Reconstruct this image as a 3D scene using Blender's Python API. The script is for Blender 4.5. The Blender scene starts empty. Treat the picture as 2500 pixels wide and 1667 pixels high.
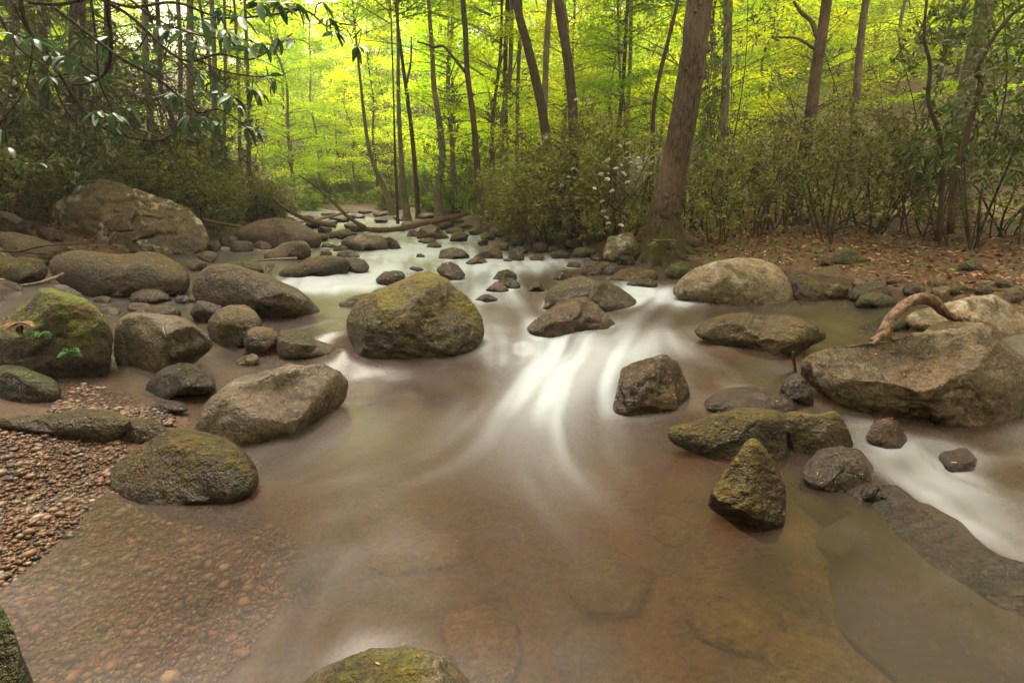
import bpy, math, random
import numpy as np
from mathutils import Vector, Matrix

random.seed(7)
RNG = np.random.default_rng(11)
SC = bpy.context.scene
COL = SC.collection

# ------------------------------------------------------------------ camera
CAM_Z = 1.4
PITCH = math.radians(14.93)
F = 1250.0                                    # focal length in photo pixels (2500 wide)
cam = bpy.data.objects.new('camera', bpy.data.cameras.new('camera'))
COL.objects.link(cam)
cam.location = (0, 0, CAM_Z)
cam.rotation_euler = (math.pi / 2 - PITCH, 0, 0)
cam.data.lens = 18.0
cam.data.sensor_width = 36.0
cam.data.clip_start = 0.05
cam.data.clip_end = 2000
SC.camera = cam

# ------------------------------------------------------------------ world, sun, exposure
SUN_AZ, SUN_EL = math.radians(-30), math.radians(61)   # azimuth from +Y towards +X
world = bpy.data.worlds.new('World')
SC.world = world
world.use_nodes = True
wn = world.node_tree
wn.nodes.clear()
sky = wn.nodes.new('ShaderNodeTexSky')
sky.sky_type = 'NISHITA'
sky.sun_disc = False
sky.sun_elevation = SUN_EL
sky.sun_rotation = SUN_AZ
sky.dust_density = 4.0
sky.air_density = 1.0
sky.ozone_density = 0.6
haz = wn.nodes.new('ShaderNodeMix')           # thin high overcast: the blue is veiled to a warm white
haz.data_type = 'RGBA'
haz.inputs['Factor'].default_value = 0.82
haz.inputs['B'].default_value = (9.4, 8.05, 6.6, 1)
bg = wn.nodes.new('ShaderNodeBackground')
bg.inputs['Strength'].default_value = 0.15
wo = wn.nodes.new('ShaderNodeOutputWorld')
wn.links.new(sky.outputs['Color'], haz.inputs['A'])
wn.links.new(haz.outputs['Result'], bg.inputs['Color'])
wn.links.new(bg.outputs['Background'], wo.inputs['Surface'])

sd = bpy.data.lights.new('sun', 'SUN')
sd.energy = 4.3
sd.angle = math.radians(35)
sd.color = (1.0, 0.9, 0.74)
sun = bpy.data.objects.new('sun', sd)
COL.objects.link(sun)
sun.location = (0, 0, 30)
to_sun = Vector((math.sin(SUN_AZ) * math.cos(SUN_EL), math.cos(SUN_AZ) * math.cos(SUN_EL), math.sin(SUN_EL)))
sun.rotation_euler = to_sun.to_track_quat('Z', 'Y').to_euler()

SC.view_settings.view_transform = 'Standard'
SC.view_settings.look = 'None'
SC.view_settings.gamma = 1.0
SC.view_settings.exposure = 1.2
SC.view_settings.use_curve_mapping = False
SC.cycles.use_denoising = True
SC.cycles.use_adaptive_sampling = True
SC.cycles.adaptive_threshold = 0.025
SC.cycles.max_bounces = 5
SC.cycles.diffuse_bounces = 3
SC.cycles.glossy_bounces = 2
SC.cycles.transmission_bounces = 3
SC.cycles.transparent_max_bounces = 6
SC.cycles.caustics_reflective = False
SC.cycles.caustics_refractive = False
SC.cycles.sample_clamp_indirect = 6.0

# ------------------------------------------------------------------ pixel -> place helpers
CP, SP = math.cos(PITCH), math.sin(PITCH)
def ray(px, py):
    u = (px - 1250.0) / F
    v = (833.5 - py) / F
    return np.array([u, CP + v * SP, -SP + v * CP])
def on_z(px, py, z):
    d = ray(px, py)
    t = (z - CAM_Z) / min(d[2], -0.004)
    return np.array([0, 0, CAM_Z]) + d * t
def on_Y(px, py, Y):
    d = ray(px, py)
    return np.array([0, 0, CAM_Z]) + d * (Y / d[1])
def cam_depth(p):
    return p[1] * CP - (p[2] - CAM_Z) * SP
def at_depth(px, py, dep):
    return np.array([0, 0, CAM_Z]) + ray(px, py) * dep
def t1(p): return [(x / 2.8, y / 2.8) for x, y in p]
def t2(p): return [(830 + x / 2.8, y / 2.8) for x, y in p]
def t3(p): return [(1660 + x / 2.8, y / 2.8) for x, y in p]
def t4(p): return [(x / 2.8, 420 + y / 2.8) for x, y in p]
def t5(p): return [(640 + x / 2.8, 480 + y / 2.8) for x, y in p]
def t6(p): return [(1400 + x / 2.138, 480 + y / 2.138) for x, y in p]
def t7(p): return [(x / 2.187, 950 + y / 2.187) for x, y in p]
def t8(p): return [(1300 + x / 1.96, 950 + y / 1.96) for x, y in p]

# ------------------------------------------------------------------ noise
def _hash(ix, iy, iz):
    h = (ix.astype(np.int64) * 374761393 + iy.astype(np.int64) * 668265263 + iz.astype(np.int64) * 1442695041) & 0xFFFFFFFF
    h = ((h ^ (h >> 13)) * 1274126177) & 0xFFFFFFFF
    h = ((h ^ (h >> 16)) * 2246822519) & 0xFFFFFFFF
    return ((h ^ (h >> 15)) & 0xFFFFFF) / float(0xFFFFFF) * 2 - 1
def vnoise(p):
    f = np.floor(p)
    i = f.astype(np.int64)
    t = p - f
    t = t * t * t * (t * (t * 6 - 15) + 10)
    r = 0
    for dx in (0, 1):
        wx = t[:, 0] if dx else 1 - t[:, 0]
        for dy in (0, 1):
            wy = t[:, 1] if dy else 1 - t[:, 1]
            for dz in (0, 1):
                wz = t[:, 2] if dz else 1 - t[:, 2]
                r = r + wx * wy * wz * _hash(i[:, 0] + dx, i[:, 1] + dy, i[:, 2] + dz)
    return r
def fbm(p, octv=4, gain=0.5):
    r, a, s = 0, 1.0, 0.0
    for k in range(octv):
        r = r + a * vnoise(p * (2.0 ** k) + 17.3 * k)
        s += a
        a *= gain
    return r / s

# ------------------------------------------------------------------ water level and ground level
def _interp(xs, ys, x): return np.interp(x, xs, ys)
W0Y = [-6, 0, 3.6, 4.6, 6, 7.5, 9, 12, 17, 26, 40, 80]
W0Z = [0, 0, 0.0, 0.14, 0.27, 0.33, 0.42, 0.53, 0.64, 0.85, 1.4, 4.0]
XRY = [-6, 0, 4, 5.9, 7.6, 9.1, 11.4, 15, 19.5, 26, 40, 80]
XRX = [6.5, 6.3, 5.6, 4.7, 4.2, 2.5, 0.9, -0.8, -2.8, -7, -16, -40]
XLY = [-6, 0, 1.5, 2.5, 3.5, 5, 8, 10, 15, 20, 26, 40, 80]
XLX = [-1.5, -1.4, -1.6, -2.1, -3.3, -5.4, -7.4, -7.2, -7.6, -8.6, -11, -20, -44]
WCTL = [(200,1500,0),(600,1300,0),(900,1100,0),(1200,1200,0),(1500,1300,0),(1700,1500,0),(1000,980,0),(700,1050,0),(1250,1600,0),(600,1600,0),
 (1400,1060,0),(900,940,0),(1200,940,0),(1900,1500,0),(2100,1400,0),(2400,1640,-.02),(2000,1270,0),(1300,970,.01),(1750,1200,0),(1850,1330,0),(1600,1130,0),
 (1650,1040,.03),(1450,930,.07),(1500,880,.14),(1350,865,.07),(1250,880,.02),(1450,825,.22),(1300,825,.16),(1210,830,.15),(1650,830,.23),(1800,850,.22),(1740,900,.18),(1800,940,.14),(1900,955,.10),
 (1250,780,.25),(1600,780,.26),(1800,740,.28),(2000,740,.28),(2150,750,.27),(1200,730,.29),(780,760,.27),(810,800,.25),(845,845,.2),(880,885,.01),(700,790,.2),(450,690,.3),
 (500,925,.06),(560,870,.1),(400,985,.02),(330,970,.03),(450,1010,.0),(1050,700,.3),(1180,700,.31),(1350,670,.34),(1620,720,.29),(750,705,.29),(850,700,.30),(930,690,.30),
 (760,660,.37),(880,645,.39),(980,625,.42),(1100,640,.38),(1250,630,.40),(1400,640,.40),(900,600,.48),(1000,590,.5),(1150,590,.5),(1050,565,.58),(950,560,.6),(1000,548,.64),
 (700,600,.46),(560,600,.52),(690,645,.42),(540,580,.58),(520,650,.38),(380,720,.27),(330,740,.26),
 (2000,975,.03),(2090,1020,-.04),(2250,1060,-.10),(2450,1110,-.15),(2150,1100,-.13),(2240,1180,-.24),(2400,1300,-.31),(2500,1350,-.33),(2500,1210,-.26),(2340,1170,-.22),(2350,1500,-.02),(2250,1450,0),(2480,1560,-.03),(2150,1330,-.01)]
_wc = np.array([on_z(a, b, c) for a, b, c in WCTL])
_wr = _wc[:, 2] - _interp(W0Y, W0Z, _wc[:, 1])
def _shep(x, y, pts, val, w0, p=3.2):
    x = np.atleast_1d(np.asarray(x, float)); y = np.atleast_1d(np.asarray(y, float))
    num = np.zeros_like(x); den = np.zeros_like(x)
    for (a, b, *_), v in zip(pts, val):
        s = 0.35 + 0.12 * b                      # far points reach further
        d2 = ((x - a) ** 2 + (y - b) ** 2) / (s * s) + 0.01
        w = d2 ** (-p / 2)
        num += w * v; den += w
    return num / (den + w0)
def W(x, y):
    y = np.atleast_1d(np.asarray(y, float))
    return _interp(W0Y, W0Z, y) + _shep(x, y, _wc, _wr, 0.02)
# depth corrections (positive = deeper water, negative = dry ground above the water)
DCTL = [(100,1150,-.07),(0,1100,-.10),(250,1130,-.05),(150,1080,-.09),(300,1060,-.07),(60,1300,-.03),(140,1290,-.005),(200,1215,-.01),(270,1170,-.02),(0,1400,-.01),
 (350,1150,.01),(250,1290,.04),(100,1400,.03),(400,1300,.09),(500,1190,.08),(600,1400,.2),(300,1500,.10),(100,1600,.07),(450,1150,.05),(620,1200,.16),(350,970,.03),(200,960,.01),(250,930,.03),
 (800,1300,.32),(1000,1200,.3),(1200,1500,.32),(900,1500,.3),(1500,1500,.34),(1800,1600,.36),(1000,1050,.25),(1200,1000,.3),(2000,1450,.3),(1600,1200,.3),(1950,1260,.16),
 (800,1000,.2),(700,1080,.18),(1500,950,.2),(1800,800,.2),(2000,740,.18),(2300,1250,.25)]
_dc = np.array([list(on_z(a, b, 0.0)[:2]) + [c] for a, b, c in DCTL])
def _base_ground(x, y):
    x = np.atleast_1d(np.asarray(x, float)); y = np.atleast_1d(np.asarray(y, float))
    el = _interp(XLY, XLX, y) - x                # >0 on the left bank
    er = x - _interp(XRY, XRX, y)                # >0 on the right bank
    inside = np.minimum(-el, -er)
    dep = 0.03 + 0.2 * np.clip(inside / 1.2, 0, 1)
    hl = np.where(el > 0, 0.32 * (1 - np.exp(-el / 0.6)) + 0.26 * np.clip(el - 0.8, 0, 6) + 0.42 * np.clip(el - 6, 0, 60) , 0)
    hr = np.where(er > 0, 0.24 * (1 - np.exp(-er / 0.7)) + 0.03 * np.clip(er - 0.5, 0, 30) + 0.34 * np.clip(er - 17, 0, 200), 0)
    far = 0.42 * np.clip(y - 44, 0, 400)
    h = np.where(inside > 0, -dep, np.where(el > 0, hl, hr) - 0.03)
    return h, far, inside
def T(x, y):
    x = np.atleast_1d(np.asarray(x, float)); y = np.atleast_1d(np.asarray(y, float))
    h, far, inside = _base_ground(x, y)
    near = np.exp(-(np.maximum(y - 4, 0) / 2.0) ** 2)
    num = np.zeros_like(x); den = np.zeros_like(x)
    for a, b, v in _dc:
        w = (((x - a) ** 2 + (y - b) ** 2) / 0.09 + 0.02) ** (-1.5)
        num += w * (-v); den += w
    hh = (num + 0.15 * h) / (den + 0.15)
    h = near * hh + (1 - near) * h
    P = np.stack([x, y, np.zeros_like(x)], 1)
    amp = np.where(inside > 0, 0.035, 0.06 + 0.02 * np.clip(-inside, 0, 20)) * np.where(np.abs(y) < 3.4, 0.3, 1)
    lump = fbm(P * 0.9, 3) * amp + fbm(P * 4.0, 2) * 0.02 * np.where(inside > 0, 0.4, 1)
    rise = h + far
    rise = np.where(rise > 8, 8 + 20 * np.tanh((rise - 8) / 20), rise)
    return np.minimum(W(x, y), 3.0) + rise + lump
def surf(x, y):
    return np.maximum(W(x, y), T(x, y))
def hit(px, py, fn=None):
    """walk along the view ray until it meets the water or the ground"""
    fn = fn or surf
    d = ray(px, py)
    ts = np.concatenate([np.arange(0.8, 14, 0.02), np.arange(14, 60, 0.1)])
    pts = np.array([0, 0, CAM_Z])[None] + d[None] * ts[:, None]
    below = pts[:, 2] < fn(pts[:, 0], pts[:, 1])
    k = int(np.argmax(below)) if below.any() else len(ts) - 1
    return pts[k]

# ------------------------------------------------------------------ object helpers
def link(o, parent=None):
    COL.objects.link(o)
    if parent is not None: o.parent = parent
    return o
def tag(o, label=None, cat=None, group=None, kind=None):
    if label: o['label'] = label
    if cat: o['category'] = cat
    if group: o['group'] = group
    if kind: o['kind'] = kind
    return o
def empty(name, loc=(0, 0, 0)):
    o = bpy.data.objects.new(name, None)
    o.empty_display_size = 0.2
    o.location = loc
    return link(o)
class MB:
    def __init__(self): self.v = []; self.f = []; self.n = 0; self.att = []
    def add(self, v, f, a=None):
        v = np.asarray(v, float)
        self.v.append(v); self.f.append((np.asarray(f, np.int64) + self.n)); self.n += len(v)
        self.att.append(np.zeros(len(v)) if a is None else np.broadcast_to(np.asarray(a, float), (len(v),)))
    def tube(self, pts, rad, sides=8, cap=True, rough=0.0, seed=0):
        pts = np.asarray(pts, float); n = len(pts)
        rad = np.broadcast_to(np.asarray(rad, float), (n,))
        tan = np.gradient(pts, axis=0)
        tan /= np.linalg.norm(tan, axis=1)[:, None] + 1e-9
        ref = np.array([0.31, 0.87, 0.38])
        if abs(tan[0] @ ref) > 0.9: ref = np.array([1.0, 0, 0])
        ang = np.arange(sides) * 2 * math.pi / sides
        u = np.cross(tan, ref); u /= np.linalg.norm(u, axis=1)[:, None] + 1e-9
        w = np.cross(tan, u)
        r = rad[:, None] * np.ones((1, sides))
        if rough:
            q = np.stack([np.cos(ang)[None, :] * 1.3 + np.zeros((n, 1)), np.sin(ang)[None, :] * 1.3 + np.zeros((n, 1)), (np.arange(n) * 0.35)[:, None] + np.zeros((1, sides)) + seed], 2).reshape(-1, 3)
            r = r * (1 + rough * fbm(q, 3).reshape(n, sides))
        V = pts[:, None, :] + r[:, :, None] * (np.cos(ang)[None, :, None] * u[:, None, :] + np.sin(ang)[None, :, None] * w[:, None, :])
        V = V.reshape(-1, 3)
        i, j = np.meshgrid(np.arange(n - 1), np.arange(sides), indexing='ij')
        a = i * sides + j; b = i * sides + (j + 1) % sides
        Q = np.stack([a, b, b + sides, a + sides], -1).reshape(-1, 4)
        Tn = np.concatenate([Q[:, [0, 1, 2]], Q[:, [0, 2, 3]]])
        if cap:
            V = np.concatenate([V, pts[:1], pts[-1:]]); c0 = n * sides; c1 = c0 + 1
            k = np.arange(sides)
            Tn = np.concatenate([Tn, np.stack([np.full(sides, c0), (k + 1) % sides, k], 1), np.stack([np.full(sides, c1), (n - 1) * sides + k, (n - 1) * sides + (k + 1) % sides], 1)])
        self.add(V, Tn)
    def leaves(self, pos, dirs, up, L, Wd, rnd, fold=0.12, six=False):
        """one small folded blade per row"""
        n = len(pos)
        L = np.broadcast_to(np.asarray(L, float), (n,))[:, None]
        Wd = np.broadcast_to(np.asarray(Wd, float), (n,))[:, None]
        d = dirs / (np.linalg.norm(dirs, axis=1)[:, None] + 1e-9)
        s = np.cross(d, up); s /= np.linalg.norm(s, axis=1)[:, None] + 1e-9
        nn = np.cross(s, d)
        if not six:
            V = np.stack([pos, pos + d * L * 0.45 + s * Wd * 0.5 + nn * fold * L, pos + d * L, pos + d * L * 0.45 - s * Wd * 0.5 + nn * fold * L], 1)
            f = np.array([[0, 1, 2], [0, 2, 3]]); m = 4
        else:
            V = np.stack([pos, pos + d * L * .3 + s * Wd * .42 + nn * fold * L * .5, pos + d * L * .68 + s * Wd * .46 + nn * fold * L * .4, pos + d * L - nn * L * .06,
                          pos + d * L * .68 - s * Wd * .46 + nn * fold * L * .4, pos + d * L * .3 - s * Wd * .42 + nn * fold * L * .5, pos + d * L * .5], 1)
            f = np.array([[0, 1, 6], [1, 2, 6], [2, 3, 6], [3, 4, 6], [4, 5, 6], [5, 0, 6]]); m = 7
        Fc = (np.arange(n) * m)[:, None, None] + f[None]
        self.add(V.reshape(-1, 3), Fc.reshape(-1, 3), np.repeat(rnd, m))
    def mesh(self, name, mat, smooth=True, origin=None):
        V = np.concatenate(self.v); Fc = np.concatenate(self.f)
        if origin is not None: V = V - np.asarray(origin)
        me = bpy.data.meshes.new(name)
        nv, nf = len(V), len(Fc)
        me.vertices.add(nv); me.vertices.foreach_set('co', V.astype(np.float32).ravel())
        me.loops.add(nf * 3); me.loops.foreach_set('vertex_index', Fc.astype(np.int32).ravel())
        me.polygons.add(nf)
        me.polygons.foreach_set('loop_start', (np.arange(nf) * 3).astype(np.int32))
        me.polygons.foreach_set('use_smooth', np.full(nf, smooth))
        a = me.attributes.new('rnd', 'FLOAT', 'POINT')
        a.data.foreach_set('value', np.concatenate(self.att).astype(np.float32))
        me.update(); me.validate()
        if mat: me.materials.append(mat)
        return me
    def build(self, name, mat, parent=None, smooth=True, origin=None, loc=None):
        me = self.mesh(name, mat, smooth, origin)
        o = bpy.data.objects.new(name, me)
        if loc is not None: o.location = loc
        elif origin is not None and parent is None: o.location = origin
        return link(o, parent)
def smooth_path(pts, n):
    pts = np.asarray(pts, float)
    if len(pts) < 3:
        t = np.linspace(0, 1, n)[:, None]
        return pts[0] * (1 - t) + pts[-1] * t
    P = np.concatenate([2 * pts[:1] - pts[1:2], pts, 2 * pts[-1:] - pts[-2:-1]])
    out = []
    m = len(pts) - 1
    for t in np.linspace(0, m, n):
        k = min(int(t), m - 1); u = t - k
        a, b, c, d = P[k], P[k + 1], P[k + 2], P[k + 3]
        out.append(0.5 * (2 * b + (c - a) * u + (2 * a - 5 * b + 4 * c - d) * u * u + (3 * b - a - 3 * c + d) * u ** 3))
    return np.array(out)
_ICO = {}
def ico(sub):
    if sub not in _ICO:
        import bmesh
        bm = bmesh.new(); bmesh.ops.create_icosphere(bm, subdivisions=sub, radius=1.0)
        bm.verts.ensure_lookup_table()
        v = np.array([x.co[:] for x in bm.verts]); f = np.array([[q.index for q in p.verts] for p in bm.faces])
        bm.free()
        _ICO[sub] = (v, f)
    return _ICO[sub]

# ------------------------------------------------------------------ materials
class NT:
    def __init__(self, name):
        self.m = bpy.data.materials.new(name); self.m.use_nodes = True
        self.t = self.m.node_tree; self.t.nodes.clear()
        self.out = self.t.nodes.new('ShaderNodeOutputMaterial')
    def n(self, typ, **kw):
        x = self.t.nodes.new(typ)
        for k, v in kw.items(): setattr(x, k, v)
        return x
    def l(self, a, b): self.t.links.new(a, b)
    def set(self, sock, v):
        if hasattr(v, 'is_output'): self.l(v, sock)
        else: sock.default_value = v if not (isinstance(v, tuple) and len(v) == 3 and sock.type == 'RGBA') else (*v, 1)
    def noise(self, scale, detail=4, rough=0.55, vec=None, dist=0.0):
        x = self.n('ShaderNodeTexNoise'); x.inputs['Scale'].default_value = scale; x.inputs['Detail'].default_value = detail
        x.inputs['Roughness'].default_value = rough; x.inputs['Distortion'].default_value = dist
        if vec is not None: self.l(vec, x.inputs['Vector'])
        return x.outputs['Fac']
    def math(self, op, a, b=0.0, clamp=False):
        x = self.n('ShaderNodeMath', operation=op, use_clamp=clamp); self.set(x.inputs[0], a); self.set(x.inputs[1], b)
        return x.outputs[0]
    def rng(self, v, a, b, c=0.0, d=1.0):
        x = self.n('ShaderNodeMapRange', interpolation_type='SMOOTHSTEP'); self.set(x.inputs['Value'], v)
        for k, q in zip(('From Min', 'From Max', 'To Min', 'To Max'), (a, b, c, d)): self.set(x.inputs[k], q)
        return x.outputs['Result']
    def mix(self, f, a, b, blend='MIX'):
        x = self.n('ShaderNodeMix', data_type='RGBA', blend_type=blend)
        self.set(x.inputs['Factor'], f); self.set(x.inputs['A'], a); self.set(x.inputs['B'], b)
        return x.outputs['Result']
    def ramp(self, f, stops):
        x = self.n('ShaderNodeValToRGB'); self.l(f, x.inputs['Fac'])
        e = x.color_ramp.elements
        while len(e) < len(stops): e.new(0.5)
        for q, (p, c) in zip(e, stops): q.position = p; q.color = (*c, 1)
        return x.outputs['Color']
    def attr(self, name):
        x = self.n('ShaderNodeAttribute', attribute_name=name)
        return x.outputs['Fac']
    def bump(self, h, strength, dist, normal=None):
        x = self.n('ShaderNodeBump'); x.inputs['Strength'].default_value = strength; x.inputs['Distance'].default_value = dist
        self.l(h, x.inputs['Height'])
        if normal is not None: self.l(normal, x.inputs['Normal'])
        return x.outputs['Normal']
    def bsdf(self, col, rough, normal=None, spec=0.4):
        x = self.n('ShaderNodeBsdfPrincipled'); self.set(x.inputs['Base Color'], col); self.set(x.inputs['Roughness'], rough)
        x.inputs['Specular IOR Level'].default_value = spec
        if normal is not None: self.l(normal, x.inputs['Normal'])
        return x.outputs['BSDF']
    def done(self, sh):
        self.l(sh, self.out.inputs['Surface']); return self.m

def rock_mat(name, dark, mid, light, moss=0.0, mosscol=(0.075, 0.07, 0.012), lichen=0.0, gloss=0.56, mossbias=0.25, k=.62):
    dark, mid, light = (tuple(c * q for c in cc) for cc, q in ((dark, k * .8), (mid, k), (light, k * 1.12)))
    t = NT(name)
    g = t.n('ShaderNodeNewGeometry'); pos = g.outputs['Position']
    sep = t.n('ShaderNodeSeparateXYZ'); t.l(g.outputs['Normal'], sep.inputs[0])
    n1 = t.noise(1.7, 5, 0.6, pos, 0.6); n2 = t.noise(9, 6, 0.65, pos); n3 = t.noise(70, 3, 0.6, pos); n4 = t.noise(4.2, 6, 0.7, pos, 1.2)
    f = t.math('ADD', t.math('MULTIPLY', n1, 0.55), t.math('MULTIPLY', n2, 0.45))
    col = t.ramp(f, [(0.32, dark), (0.5, mid), (0.68, light)])
    col = t.mix(t.rng(n3, 0.35, 0.75, 0.0, 0.5), col, t.mix(0.5, col, light), 'MIX')
    col = t.mix(t.rng(n3, 0.5, 0.3, 0.0, 0.45), col, dark)
    n5 = t.noise(26, 5, .7, pos, .3)
    col = t.mix(t.rng(n5, .52, .68, 0, .55), col, tuple(min(.6, c * 1.35) for c in light))
    col = t.mix(t.rng(n5, .47, .34, 0, .6), col, dark)
    # rusty and dark stains with edges of their own
    col = t.mix(t.rng(n4, 0.54, 0.62, 0, 0.75), col, (dark[0] * .9, dark[1] * .75, dark[2] * .6))
    if lichen:
        nl = t.noise(6.5, 8, 0.75, pos, 0.4); nl2 = t.noise(1.3, 2, 0.5, pos)
        lf = t.math('MULTIPLY', t.rng(nl, 0.47, 0.6), t.rng(nl2, 0.60 - 0.1 * lichen, 0.68 - 0.1 * lichen))
        col = t.mix(t.math('MULTIPLY', lf, min(1, lichen)), col, (0.36, 0.33, 0.27))
    nrm_h = t.math('ADD', t.math('ADD', t.math('MULTIPLY', n2, 0.7), t.math('MULTIPLY', n5, 0.25)), t.math('MULTIPLY', n3, 0.1))
    rough = t.math('ADD', t.math('MULTIPLY', n2, 0.25), gloss - 0.1)
    if moss:
        nm = t.noise(2.6, 6, 0.68, pos, 0.5); nm2 = t.noise(26, 4, 0.7, pos)
        mf = t.math('ADD', t.math('MULTIPLY', sep.outputs['Z'], 0.55), t.math('MULTIPLY', t.math('SUBTRACT', nm, 0.5), 2.4))
        mf = t.math('ADD', mf, t.math('MULTIPLY', t.math('SUBTRACT', nm2, 0.5), 0.7))
        mf = t.math('MULTIPLY', t.rng(mf, mossbias + 0.55 - 0.75 * moss, mossbias + 0.95 - 0.6 * moss), 0.92)
        mc = t.ramp(nm2, [(0.3, tuple(c * 0.45 for c in mosscol)), (0.5, mosscol), (0.72, (mosscol[0] * 1.9, mosscol[1] * 1.6, mosscol[2] * 1.2))])
        # brown dead patches in the moss
        mc = t.mix(t.rng(t.noise(7, 4, 0.6, pos), 0.48, 0.62, 0, 0.7), mc, (0.10, 0.052, 0.014))
        col = t.mix(mf, col, mc)
        nrm_h = t.math('ADD', nrm_h, t.math('MULTIPLY', t.math('MULTIPLY', mf, nm2), 0.5))
        rough = t.math('ADD', rough, t.math('MULTIPLY', mf, 0.25))
    # joints and hairline cracks
    wv_ = t.n('ShaderNodeMix', data_type='VECTOR'); wv_.inputs['Factor'].default_value = .35; t.l(pos, wv_.inputs['A'])
    nc = t.n('ShaderNodeTexNoise'); nc.inputs['Scale'].default_value = 1.8; t.l(pos, nc.inputs['Vector']); t.l(nc.outputs['Color'], wv_.inputs['B'])
    vc = t.n('ShaderNodeTexVoronoi', feature='DISTANCE_TO_EDGE'); vc.inputs['Scale'].default_value = 2.2; t.l(wv_.outputs['Result'], vc.inputs['Vector'])
    ck = t.math('MULTIPLY', t.rng(vc.outputs['Distance'], .014, .0), t.rng(t.noise(1.9, 2, .5, pos), .54, .64))
    col = t.mix(t.math('MULTIPLY', ck, .25), col, (.008, .006, .004))
    nrm_h = t.math('SUBTRACT', nrm_h, t.math('MULTIPLY', ck, .08))
    oi = t.n('ShaderNodeObjectInfo'); hs = t.n('ShaderNodeHueSaturation'); t.l(col, hs.inputs['Color'])
    t.l(t.rng(oi.outputs['Random'], 0, 1, .488, .515), hs.inputs['Hue'])
    t.l(t.rng(t.math('FRACT', t.math('MULTIPLY', oi.outputs['Random'], 5.7)), 0, 1, .95, 1.2), hs.inputs['Saturation'])
    t.l(t.rng(t.math('FRACT', t.math('MULTIPLY', oi.outputs['Random'], 11.3)), 0, 1, .75, 1.3), hs.inputs['Value'])
    col = hs.outputs['Color']
    wet = t.attr('rnd')
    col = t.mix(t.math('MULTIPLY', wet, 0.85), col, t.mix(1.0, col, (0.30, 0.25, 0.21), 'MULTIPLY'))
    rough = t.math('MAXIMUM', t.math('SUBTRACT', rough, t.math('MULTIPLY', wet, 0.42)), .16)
    return t.done(t.bsdf(col, rough, t.bump(nrm_h, 1.0, 0.07), 0.4))

R = {}
R['brown'] = rock_mat('rock_brown', (.018, .009, .004), (.088, .048, .023), (.22, .135, .075), moss=.5, mosscol=(.095, .066, .006))
R['mossy'] = rock_mat('rock_mossy', (.014, .008, .004), (.062, .037, .017), (.16, .10, .053), moss=.92, mosscol=(.088, .072, .006))
R['green'] = rock_mat('rock_green_moss', (.014, .010, .005), (.055, .04, .018), (.12, .085, .045), moss=1.08, mosscol=(.082, .108, .005))
R['grey'] = rock_mat('rock_grey', (.03, .017, .010), (.12, .077, .05), (.25, .175, .12), moss=.34, lichen=.45)
R['lichen'] = rock_mat('rock_lichen', (.018, .012, .006), (.085, .06, .033), (.2, .147, .095), moss=.5, lichen=1.0, k=.78)
R['pale'] = rock_mat('rock_pale', (.05, .027, .013), (.23, .15, .09), (.46, .335, .24), moss=.48, lichen=1.0, k=.95)
R['tan'] = rock_mat('rock_tan', (.032, .018, .009), (.18, .113, .065), (.36, .25, .165), moss=.34, lichen=.4, k=.72)
R['dark'] = rock_mat('rock_dark_wet', (.008, .005, .003), (.03, .018, .012), (.085, .053, .036), moss=.3, gloss=.34, k=.85)
R['redwet'] = rock_mat('rock_red_wet', (.013, .006, .004), (.06, .03, .019), (.16, .088, .058), moss=.22, gloss=.32, k=.8)
R['flat'] = rock_mat('rock_flat_grey', (.055, .035, .025), (.155, .104, .077), (.25, .18, .14), moss=.0, lichen=.2, gloss=.42, k=.72)
R['ledge'] = rock_mat('rock_ledge', (.02, .011, .005), (.075, .042, .018), (.16, .098, .048), moss=.0, gloss=.34, k=.5)
R['sub'] = rock_mat('rock_submerged', (.03, .013, .004), (.12, .05, .015), (.21, .095, .028), moss=.0)

def leaf_mat(name, c0, c1, c2, trans=0.35, tcol=None, rough=0.45, spec=0.4, vary=.5):
    t = NT(name)
    oi = t.n('ShaderNodeObjectInfo')
    col = t.ramp(t.attr('rnd'), [(0.0, c0), (0.5, c1), (1.0, c2)])
    hs = t.n('ShaderNodeHueSaturation'); t.l(col, hs.inputs['Color'])
    t.l(t.rng(oi.outputs['Random'], 0, 1, .5 - vary * .014, .5 + vary * .035), hs.inputs['Hue']); t.l(t.rng(t.math('FRACT', t.math('MULTIPLY', oi.outputs['Random'], 7.13)), 0, 1, 1 - .45 * vary, 1 + .35 * vary), hs.inputs['Value'])
    col = hs.outputs['Color']
    b = t.bsdf(col, rough, None, spec)
    tr = t.n('ShaderNodeBsdfTranslucent'); t.set(tr.inputs['Color'], t.mix(1.0, col, tcol or (1.7, 1.5, 0.6), 'MULTIPLY'))
    ms = t.n('ShaderNodeMixShader'); ms.inputs[0].default_value = trans
    t.l(b, ms.inputs[1]); t.l(tr.outputs[0], ms.inputs[2])
    return t.done(ms.outputs[0])
L_BG = leaf_mat('leaf_spring', (.23, .36, .014), (.40, .53, .02), (.62, .67, .035), 0.64, (1.6, 1.48, .4), 0.6, 0.15, 1.0)
L_LAUREL = leaf_mat('leaf_laurel', (.065, .078, .014), (.15, .16, .03), (.30, .30, .085), 0.36, None, 0.42, 0.45)
L_RHODO = leaf_mat('leaf_rhododendron', (.035, .055, .012), (.075, .105, .022), (.16, .19, .055), 0.3, None, 0.36, 0.5)
L_SILVER = leaf_mat('leaf_rhododendron_silver', (.03, .06, .035), (.06, .10, .065), (.12, .17, .12), 0.2, (1.0, 1.5, .7), 0.4, 0.5)  # teal-grey leaf colour of the overhanging branches
L_UNDER = leaf_mat('leaf_undergrowth', (.09, .15, .012), (.17, .25, .018), (.28, .35, .03), 0.45, None, 0.6, 0.2)
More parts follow.
